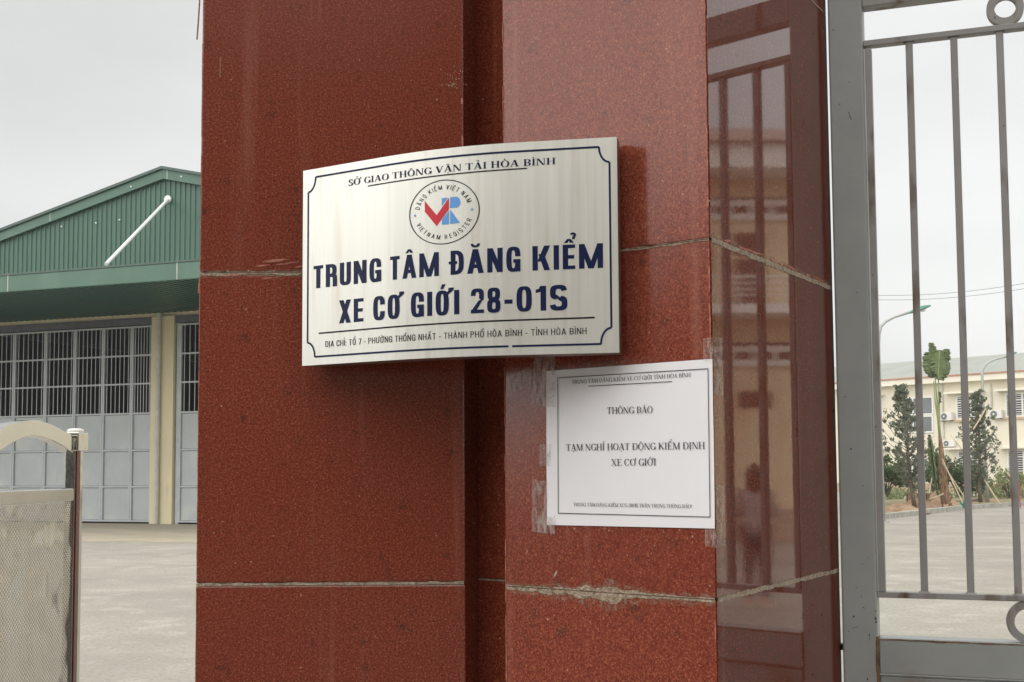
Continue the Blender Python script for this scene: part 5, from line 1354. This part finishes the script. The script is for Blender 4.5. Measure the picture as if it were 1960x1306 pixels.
# banana plant
by = 47.0
bb = at_depth(1808, 958, by); ban = thing("banana_plant", bb, "tall banana plant with one broad ragged leaf at its top", "plant")
b = MB(); ax = [at_depth(*p, by) for p in ((1810, 965), (1807, 935), (1804, 900), (1802, 870), (1799, 835))]
b.tube(ax, [0.17, 0.16, 0.15, 0.10, 0.06], 12)
for k in range(16):
    a = k * 1.1; i0 = ax[k % 3] + Vector((math.cos(a) * .12, -abs(math.sin(a)) * .1, rnd.uniform(-.2, .2)))
    b.bar(i0, i0 + Vector((math.cos(a) * rnd.uniform(.05, .25), -0.05, rnd.uniform(-.35, .35))), 0.07, 0.02, (1, 0.2, 0))
b.build("stem_husk", M['husk'], ban)
b = MB()
for pts_, r0_ in (([(1800, 850), (1797, 800), (1793, 760), (1789, 715)], .045), ([(1799, 850), (1798, 790), (1797, 750), (1796, 722)], .035), ([(1799, 842), (1795, 800), (1790, 770), (1787, 730)], .04)):
    b.tube([at_depth(*p, by) for p in pts_], [r0_, r0_ * .9, r0_ * .7, r0_ * .5], 8)
b.build("leaf_stalk", M['banana_stalk'], ban, smooth=True)
def blade(outline, depth_f, seed, name="leaf", tear=0.10):
    """broad leaf: ragged margins, side veins as pleats, a raised midrib"""
    b = MB(); prev = None; rr = random.Random(seed); rows = []
    for p, q_ in zip(outline[:-1], outline[1:]):
        for k in range(5): rows.append([p[j] + (q_[j] - p[j]) * k / 5 for j in range(4)])
    rows.append(list(outline[-1])); mid = []
    for i, (yl, xl_, xm, xr_) in enumerate(rows):
        dl, dm, dr = depth_f; jl = rr.gauss(0, 0.6) + (rr.random() < tear) * 4; jr = rr.gauss(0, 0.6) + (rr.random() < tear) * 4
        pl_ = 0.012 * (i % 2); wl_, wr_ = (xm - xl_), (xr_ - xm)
        xl2, xr2 = min(xm - .2, xl_ + jl), max(xm + .2, xr_ - jr)
        cur = [at_depth(xl2, yl + wl_ * .14 + rr.gauss(0, .4), by + dl + pl_), at_depth((xl2 + xm) / 2, yl + wl_ * .04, by + (dl + dm) / 2 - .12 + pl_), at_depth(xm, yl, by + dm),
               at_depth((xm + xr2) / 2, yl + wr_ * .04, by + (dr + dm) / 2 - .12 + pl_), at_depth(xr2, yl + wr_ * .14 + rr.gauss(0, .4), by + dr + pl_)]
        mid.append(cur[2] + Vector((0, -.015, 0)))
        if prev:
            for j in range(4): b.face([prev[j], prev[j + 1], cur[j + 1], cur[j]])
        prev = cur
    o = b.build(name, M['banana'], ban, normals=False)
    so = o.modifiers.new("thickness", 'SOLIDIFY'); so.thickness = 0.006
    m_ = MB(); m_.tube(mid, [0.022 - .014 * i / len(mid) for i in range(len(mid))], 6); m_.build("midrib", M['banana_stalk'], o)
blade([(673, 1768, 1786, 1800), (680, 1765, 1787, 1797), (690, 1766, 1788, 1795), (700, 1767, 1788, 1794), (710, 1770, 1789, 1793), (719, 1776, 1790, 1792), (723, 1784, 1790, 1791)], (.25, 0, .1), 1)
blade([(670, 1788, 1797, 1806), (674, 1785, 1798, 1815), (682, 1783, 1798, 1819), (692, 1781, 1797, 1820), (702, 1780, 1797, 1819), (712, 1782, 1796, 1817), (720, 1790, 1796, 1812), (728, 1796, 1798, 1806)], (-.05, -.3, 0.1), 2)
blade([(656, 1777, 1782, 1787), (664, 1778, 1784, 1791), (672, 1778, 1785, 1793), (680, 1779, 1786, 1793)], (.05, .15, .25), 3)
blade([(668, 1806, 1811, 1817), (672, 1805, 1813, 1818), (679, 1805, 1813, 1819), (686, 1807, 1813, 1819)], (-.2, -.1, 0), 6)
blade([(750, 1796, 1799, 1801), (760, 1797, 1800, 1802.5), (768, 1797, 1799, 1801.5), (772, 1798, 1799, 1800)], (-.05, -.1, -.05), 5)
blade([(832, 1776, 1778, 1781), (850, 1776, 1780, 1786), (880, 1778, 1784, 1790), (910, 1782, 1788, 1793), (935, 1788, 1793, 1796), (950, 1795, 1797, 1799)], (-.3, -.2, -.3), 4)
def prop(p0_, p1_, y0, y1, label, r_=0.022):
    a, c = at_depth(*p0_, y0), at_depth(*p1_, y1); b = MB()
    n_ = 6; b.tube([a.lerp(c, i / n_) + Vector((0, 0, -0.02 * math.sin(math.pi * i / n_))) for i in range(n_ + 1)], [r_ * (1 + .1 * (i % 2)) for i in range(n_ + 1)], 7)
    meta(b.build("bamboo_prop", M['bamboo'], origin=c), label, "pole", "bamboo poles propping the plants")
prop((1801, 873), (1846, 970), 47.0, 45.4, "pale bamboo pole leaning from banana stem down to the teal can")
prop((1803, 885), (1853, 962), 46.9, 46.0, "second pale bamboo pole leaning just right of the first, further apart at its foot")
prop((1786, 901), (1778, 945), 47.0, 46.0, "short bamboo pole standing left of the banana stem base")
prop((1806, 945), (1779, 955), 46.3, 46.0, "short pale bamboo stick lying on the soil mound")
prop((1887, 782), (1863, 822), 50.6, 50.3, "pale bare branch pole sticking up through the right juniper", 0.03)
prop((1884, 918), (1915, 966), 50.7, 50.0, "dark leaning stake propping the right juniper", 0.03)
# teal can and little stand
c = at_depth(1850, 973, 45.2); c.z = max(c.z, 0.12)
t = thing("watering_can", c, "teal plastic watering can by the foot of the bamboo poles", "watering can")
b = MB(); b.tube([c, c + Vector((0, 0, .20)), c + Vector((0, 0, .26))], [.13, .13, .09], 14); b.build("body", M['teal'], t, smooth=False)
b = MB(); b.tube([c + Vector((-.10, 0, .05)), c + Vector((-.24, 0, .24))], [.03, .02], 8); b.build("spout", M['teal'], t)
b = MB(); b.tube([c + Vector((.1, 0, .06)), c + Vector((.2, 0, .2)), c + Vector((.1, 0, .30)), c + Vector((0, 0, .28))], .015, 6); b.build("handle", M['teal'], t)
c = ground_at(1758, 974); c.z = 0.2
t = thing("wooden_bench", c, "small brown wooden stand beside the left juniper trunk", "stand")
b = MB(); b.box(c.x - .45, c.y - .2, c.z + .36, c.x + .45, c.y + .2, c.z + .41); b.build("seat", M['husk'], t)
for dx in (-.38, .38):
    for dy in (-.15, .15):
        b = MB(); b.box(c.x + dx - .03, c.y + dy - .03, c.z - .1, c.x + dx + .03, c.y + dy + .03, c.z + .358); b.build("leg", M['husk'], t)
c = ground_at(1945, 973)
t = thing("barrier_stand", c, "low red and white railing stand at the island's right end", "barrier")
b = MB()
for dx in (-.16, .16): b.tube([c + Vector((dx, 0, 0)), c + Vector((dx, 0, .95))], .02, 8)
for h in (.1, .3, .95, .80): b.tube([c + Vector((-.16, 0, h)), c + Vector((.16, 0, h))], .02, 8)
b.build("frame", M['barrier_red'], t)
for k in range(3):
    b = MB(); b.box(c.x - .12 + k * .09, c.y - .012, c.z + .33, c.x - .12 + k * .09 + .06, c.y + .012, c.z + .77); b.build("slat", M['win_white'], t)

# ------------------------------------------------------------------ street lamps
def lamp(base_px, y, ax_, head0, head1, label):
    t0_ = at_depth(ax_[0][0], ax_[0][1], y)
    base = Vector((t0_.x, t0_.y, 0)); base.x = at_depth(base_px, 950, y).x
    t = thing("street_lamp", base, label, "street lamp", "curved street lamps beyond the gate")
    pts_ = [base + Vector((0, 0, 0.05))] + [at_depth(px, py, y) for px, py in ax_]
    b = MB(); b.tube(pts_, [0.09] + [0.06 - 0.025 * i / len(ax_) for i in range(len(ax_))], 10); b.build("pole", M['lamp_grey'], t, smooth=True)
    b = MB(); b.tube([base, base + Vector((0, 0, .05))], .2, 10); b.build("base_plate", M['lamp_grey'], t)
    h0, h1 = at_depth(*head0, y), at_depth(*head1, y); d = (h1 - h0)
    b = MB(); n_ = 8; vs, fs = [], []
    for i in range(n_ + 1):
        k = i / n_; w = 0.13 * math.sin(math.pi * min(1, k * .85 + .12)) + 0.02; hh = 0.075 * math.sin(math.pi * min(1, k * .8 + .15)) + 0.015
        p = h0 + d * k
        vs += [p + Vector((0, -w, 0)), p + Vector((0, -w * .6, hh)), p + Vector((0, w * .6, hh)), p + Vector((0, w, 0)), p + Vector((0, w * .6, -hh * .5)), p + Vector((0, -w * .6, -hh * .5))]
    for i in range(n_):
        for q_ in range(6): fs.append((i * 6 + q_, i * 6 + (q_ + 1) % 6, i * 6 + 6 + (q_ + 1) % 6, i * 6 + 6 + q_))
    fs += [tuple(range(6)), tuple(range(n_ * 6, n_ * 6 + 6))]
    b.faces(vs, fs); b.build("lamp_head", M['lamp_green'], t, smooth=False)
    b = MB(); m_ = h0 + d * .62 + Vector((0, 0, -.052)); b.tube([m_ + Vector((0, 0, .03)), m_ + Vector((0, 0, -.02)), m_ + Vector((0, 0, -.04))], [.09, .08, .04], 12); b.build("lens", M['lamp_glass'], t)
lamp(1688, 37.0, [(1684, 800), (1681, 660), (1682, 640), (1686, 625), (1696, 615), (1712, 607), (1745, 597)], (1742, 599), (1781, 586), "nearer curved street lamp arching out behind the gate stile")
lamp(1890, 54.0, [(1885, 860), (1880, 720), (1881, 708), (1885, 700), (1892, 694), (1905, 688), (1927, 683)], (1925, 684), (1946, 675), "farther curved street lamp rising in front of the office wall")

# overhead cables
for k, (y0, y1, lab) in enumerate(((558, 527, "upper of the two thin black cables crossing the sky behind the gate"), (566, 538, "lower of the two thin black cables crossing the sky behind the gate"))):
    a, c = at_depth(1600, y0 + 6, 75), at_depth(2100, y1 - 10, 60); b = MB()
    b.tube([a.lerp(c, i / 14) - Vector((0, 0, 0.5 * math.sin(math.pi * i / 14))) for i in range(15)], 0.011, 5)
    meta(b.build("overhead_cable", M['wire'], origin=a), lab, "cable")

# ------------------------------------------------------------------ yellow house off to the right, mirrored in the polished side face
HD = Vector((math.sin(math.radians(51.3)), math.cos(math.radians(51.3)), 0))
HC = Vector((0.4, 1.8, 0)) + HD * 27.5
class HPl(Plane):
    def __init__(self, o, n_):
        self.o = o; self.n = n_; self.t = Vector((-n_.y, n_.x, 0))
hn = Matrix.Rotation(math.radians(-12), 3, 'Z') @ (-HD)
HP = HPl(HC, hn)
house = thing("yellow_house", HC, "yellow two storey house with balcony and front steps, mirrored in the pillar's side", "building")
hL, hR = -7.0, 7.0
b = MB(); b.pbox(HP, hL, hR, 0.0, 8.35, -9.0, 0.0); b.build("wall", M['yellow'], house)
b = MB(); b.pbox(HP, hL - .6, hR + .6, 8.352, 8.9, -9.6, 1.1); b.build("eaves", M['white_wall'], house)
b = MB(); P_ = HP.P
b.faces([P_(hL - .8, 8.91, 1.3), P_(hR + .8, 8.91, 1.3), P_(hR + .8, 8.91, -9.8), P_(hL - .8, 8.91, -9.8), P_(-0.6, 10.1, -2.0), P_(0.6, 10.1, -2.0)], [(0, 1, 5, 4), (1, 2, 5), (2, 3, 4, 5), (3, 0, 4), (0, 3, 2, 1)])
b.build("roof", M['tile_roof'], house)
for hh in (7.35, 3.95):
    b = MB()
    for dh in (0, .33): b.pbox(HP, -3.0, 3.0, hh + dh, hh + dh + .14, 0.002, 0.12)
    for k in range(13): b.pbox(HP, -3.0 + k * .48, -2.9 + k * .48, hh + .142, hh + .328, 0.002, 0.118)
    b.build("vent_band", M['white_wall'], house)
    b = MB(); b.pbox(HP, -2.95, 2.95, hh + .145, hh + .55, 0.001, 0.012); b.build("vent_opening", M['shutter'], house)
b = MB(); b.pbox(HP, -3.4, 3.4, 5.05, 5.25, 0.002, 1.2); b.build("balcony_slab", M['white_wall'], house)
b = MB()
for h in (5.45, 5.58, 5.72, 5.86): b.tube([HP.P(-3.4, h, 1.15), HP.P(3.4, h, 1.15)], .018 if h < 5.8 else .03, 6)
for k in range(8): b.tube([HP.P(-3.4 + k * .97, 5.25, 1.15), HP.P(-3.4 + k * .97, 5.86, 1.15)], .02, 6)
b.build("balcony_rail", M['white_wall'], house)
for s0, s1, h0, h1 in ((-0.35, 0.35, 6.55, 7.05), (-0.35, 0.35, 5.3, 6.45), (0.9, 1.9, 5.3, 7.05), (-2.1, -1.1, 5.3, 7.05)):
    b = MB(); b.pbox(HP, s0, s1, h0, h1, 0.002, 0.05); b.build("shutter", M['shutter'], house)
b = MB(); b.pbox(HP, -0.45, 0.3, 3.0, 3.38, 0.002, 0.05); b.build("vent_window", M['shutter'], house)
b = MB()
for k in range(4): b.pbox(HP, -1.6, 0.5, 0.17 * k, 0.17 * (k + 1) - .001, 0.002, 1.6 - .38 * k)
b.build("steps", M['step'], house)

# passer-by in the yard, seen only as a reflection in the polished stone
def person(feet, face, label):
    t = thing("person", feet, label, "person")
    f = Vector((math.sin(face), math.cos(face), 0)); s = Vector((f.y, -f.x, 0))
    def W(x, y, z): return feet + s * x + f * y + Vector((0, 0, z))
    J = {'pelvis': (0, 0, .88, .135), 'waist': (0, 0, 1.04, .115), 'chest': (0, -.01, 1.22, .14), 'neckb': (0, -.01, 1.36, .075), 'neck': (0, .0, 1.42, .05), 'head': (0, .015, 1.49, .078), 'headm': (0, .02, 1.545, .09), 'crown': (0, .01, 1.60, .07)}
    E = [('pelvis', 'waist'), ('waist', 'chest'), ('chest', 'neckb'), ('neckb', 'neck'), ('neck', 'head'), ('head', 'headm'), ('headm', 'crown')]
    for sg, nm in ((-1, 'l'), (1, 'r')):
        J.update({nm + 'sh': (sg * .17, -.01, 1.31, .062), nm + 'el': (sg * .22, .02, 1.05, .045), nm + 'wr': (sg * .16, .20, 1.12, .03), nm + 'hand': (sg * .12, .27, 1.17, .032),
                  nm + 'hip': (sg * .085, 0, .84, .095), nm + 'kn': (sg * .09, .02, .47, .062), nm + 'an': (sg * .095, 0, .09, .042), nm + 'heel': (sg * .095, .0, .04, .04), nm + 'toe': (sg * .11, .15, .03, .03)})
        E += [('chest', nm + 'sh'), (nm + 'sh', nm + 'el'), (nm + 'el', nm + 'wr'), (nm + 'wr', nm + 'hand'), ('pelvis', nm + 'hip'), (nm + 'hip', nm + 'kn'), (nm + 'kn', nm + 'an'), (nm + 'an', nm + 'heel'), (nm + 'heel', nm + 'toe')]
        for k in range(5):
            J[nm + 'f%d' % k] = (sg * (.12 - .018 * (k - 2)), .31 + (.0 if k else -.02), 1.19 + .012 * k, .009); J[nm + 'g%d' % k] = (sg * (.10 - .014 * (k - 2)), .335 - (.03 if k == 0 else 0), 1.205 + .012 * k, .008)
            E += [(nm + 'hand', nm + 'f%d' % k), (nm + 'f%d' % k, nm + 'g%d' % k)]
    names = list(J); idx = {n_: i for i, n_ in enumerate(names)}
    def skin_obj(nm, keep, mt, grow, parent):
        ks = [n_ for n_ in names if n_ in keep]; ix = {n_: i for i, n_ in enumerate(ks)}
        me = bpy.data.meshes.new(nm); me.from_pydata([W(*J[k][:3]) - feet for k in ks], [(ix[a], ix[c]) for a, c in E if a in ix and c in ix], [])
        o = bpy.data.objects.new(nm, me); COL.objects.link(o); o.parent = parent; ORG[o] = feet
        m_ = o.modifiers.new("skin", 'SKIN'); 
        if not me.skin_vertices: me.skin_vertices.new()
        for i, k in enumerate(ks):
            r_ = J[k][3] * grow.get(k, grow['*']); me.skin_vertices[0].data[i].radius = (r_, r_)
        me.skin_vertices[0].data[0].use_root = True
        sb_ = o.modifiers.new("sub", 'SUBSURF'); sb_.levels = 1; sb_.render_levels = 2
        me.materials.append(mt); return o
    body = skin_obj("body", set(names), M['skin'], {'*': 1.0}, t)
    skin_obj("coat", {'pelvis', 'waist', 'chest', 'neckb', 'lsh', 'lel', 'lwr', 'rsh', 'rel', 'rwr', 'lhip', 'rhip'}, M['coat'], {'*': 1.22, 'lhip': 1.5, 'rhip': 1.5, 'neckb': 1.05}, t)
    skin_obj("trousers", {'pelvis', 'lhip', 'rhip', 'lkn', 'rkn', 'lan', 'ran'}, M['trousers'], {'*': 1.18, 'pelvis': 1.05}, t)
    b = MB(); vs, fs = [], []; nr, na = 8, 16
    for i in range(nr + 1):
        v = i / nr; z = 1.675 - 0.38 * v; r_ = 0.108 * min(1, v * 2.6) ** 0.5 * (1 - .12 * v) + .004
        for k in range(na):
            a = 2 * math.pi * k / na; fr_ = .55 if (math.sin(a) > 0.25 and v > .3) else 1
            vs.append(W(r_ * math.cos(a), -.015 + r_ * fr_ * math.sin(a) * (1 if math.sin(a) < 0 else (1 if v <= .3 else .1)), z))
    for i in range(nr):
        for k in range(na): fs.append((i * na + k, i * na + (k + 1) % na, (i + 1) * na + (k + 1) % na, (i + 1) * na + k))
    b.faces(vs, fs); b.build("hair", M['hair'], t, smooth=True)
    b = MB()
    for px_, pz in ((-.033, 1.545), (.033, 1.545)): b.tube([W(px_, .098, pz), W(px_, .112, pz)], [.011, .006], 8)
    b.tube([W(-.022, .105, 1.49), W(.022, .105, 1.49)], .006, 6); b.build("eyes_and_mouth", M['hair'], t)
    b = MB(); b.tube([W(0, .10, 1.545), W(0, .125, 1.515), W(0, .10, 1.508)], [.008, .014, .008], 8); b.build("nose", M['skin'], t)
    for sg in (-1, 1):
        b = MB(); b.tube([W(sg * .095, -.06, .012), W(sg * .10, .06, .012), W(sg * .112, .19, .012)], [.035, .04, .036], 8); b.build("sandal", M['sandal'], t)
pd = Vector((math.sin(math.radians(51.1)), math.cos(math.radians(51.1)), 0))
pf = Vector((0.33, 1.68, 0)) + pd * 13.2; pf.z = 0.0
person(pf, math.radians(40), "dark haired person in a pale coat mirrored in the pillar's side")

# ------------------------------------------------------------------ faint haze over the yard
hz = bpy.data.materials.new("haze"); hz.use_nodes = True
hn_ = hz.node_tree.nodes; hn_.clear()
ho = hn_.new('ShaderNodeOutputMaterial'); hv = hn_.new('ShaderNodeVolumePrincipled')
hv.inputs['Color'].default_value = (0.93, 0.94, 0.95, 1); hv.inputs['Density'].default_value = 0.0008; hv.inputs['Anisotropy'].default_value = 0.2
hz.node_tree.links.new(hv.outputs['Volume'], ho.inputs['Volume'])
b = MB(); b.box(-610, -600, -1.0, 610, 640, 14.5)
meta(b.build("haze", hz), kind='stuff')
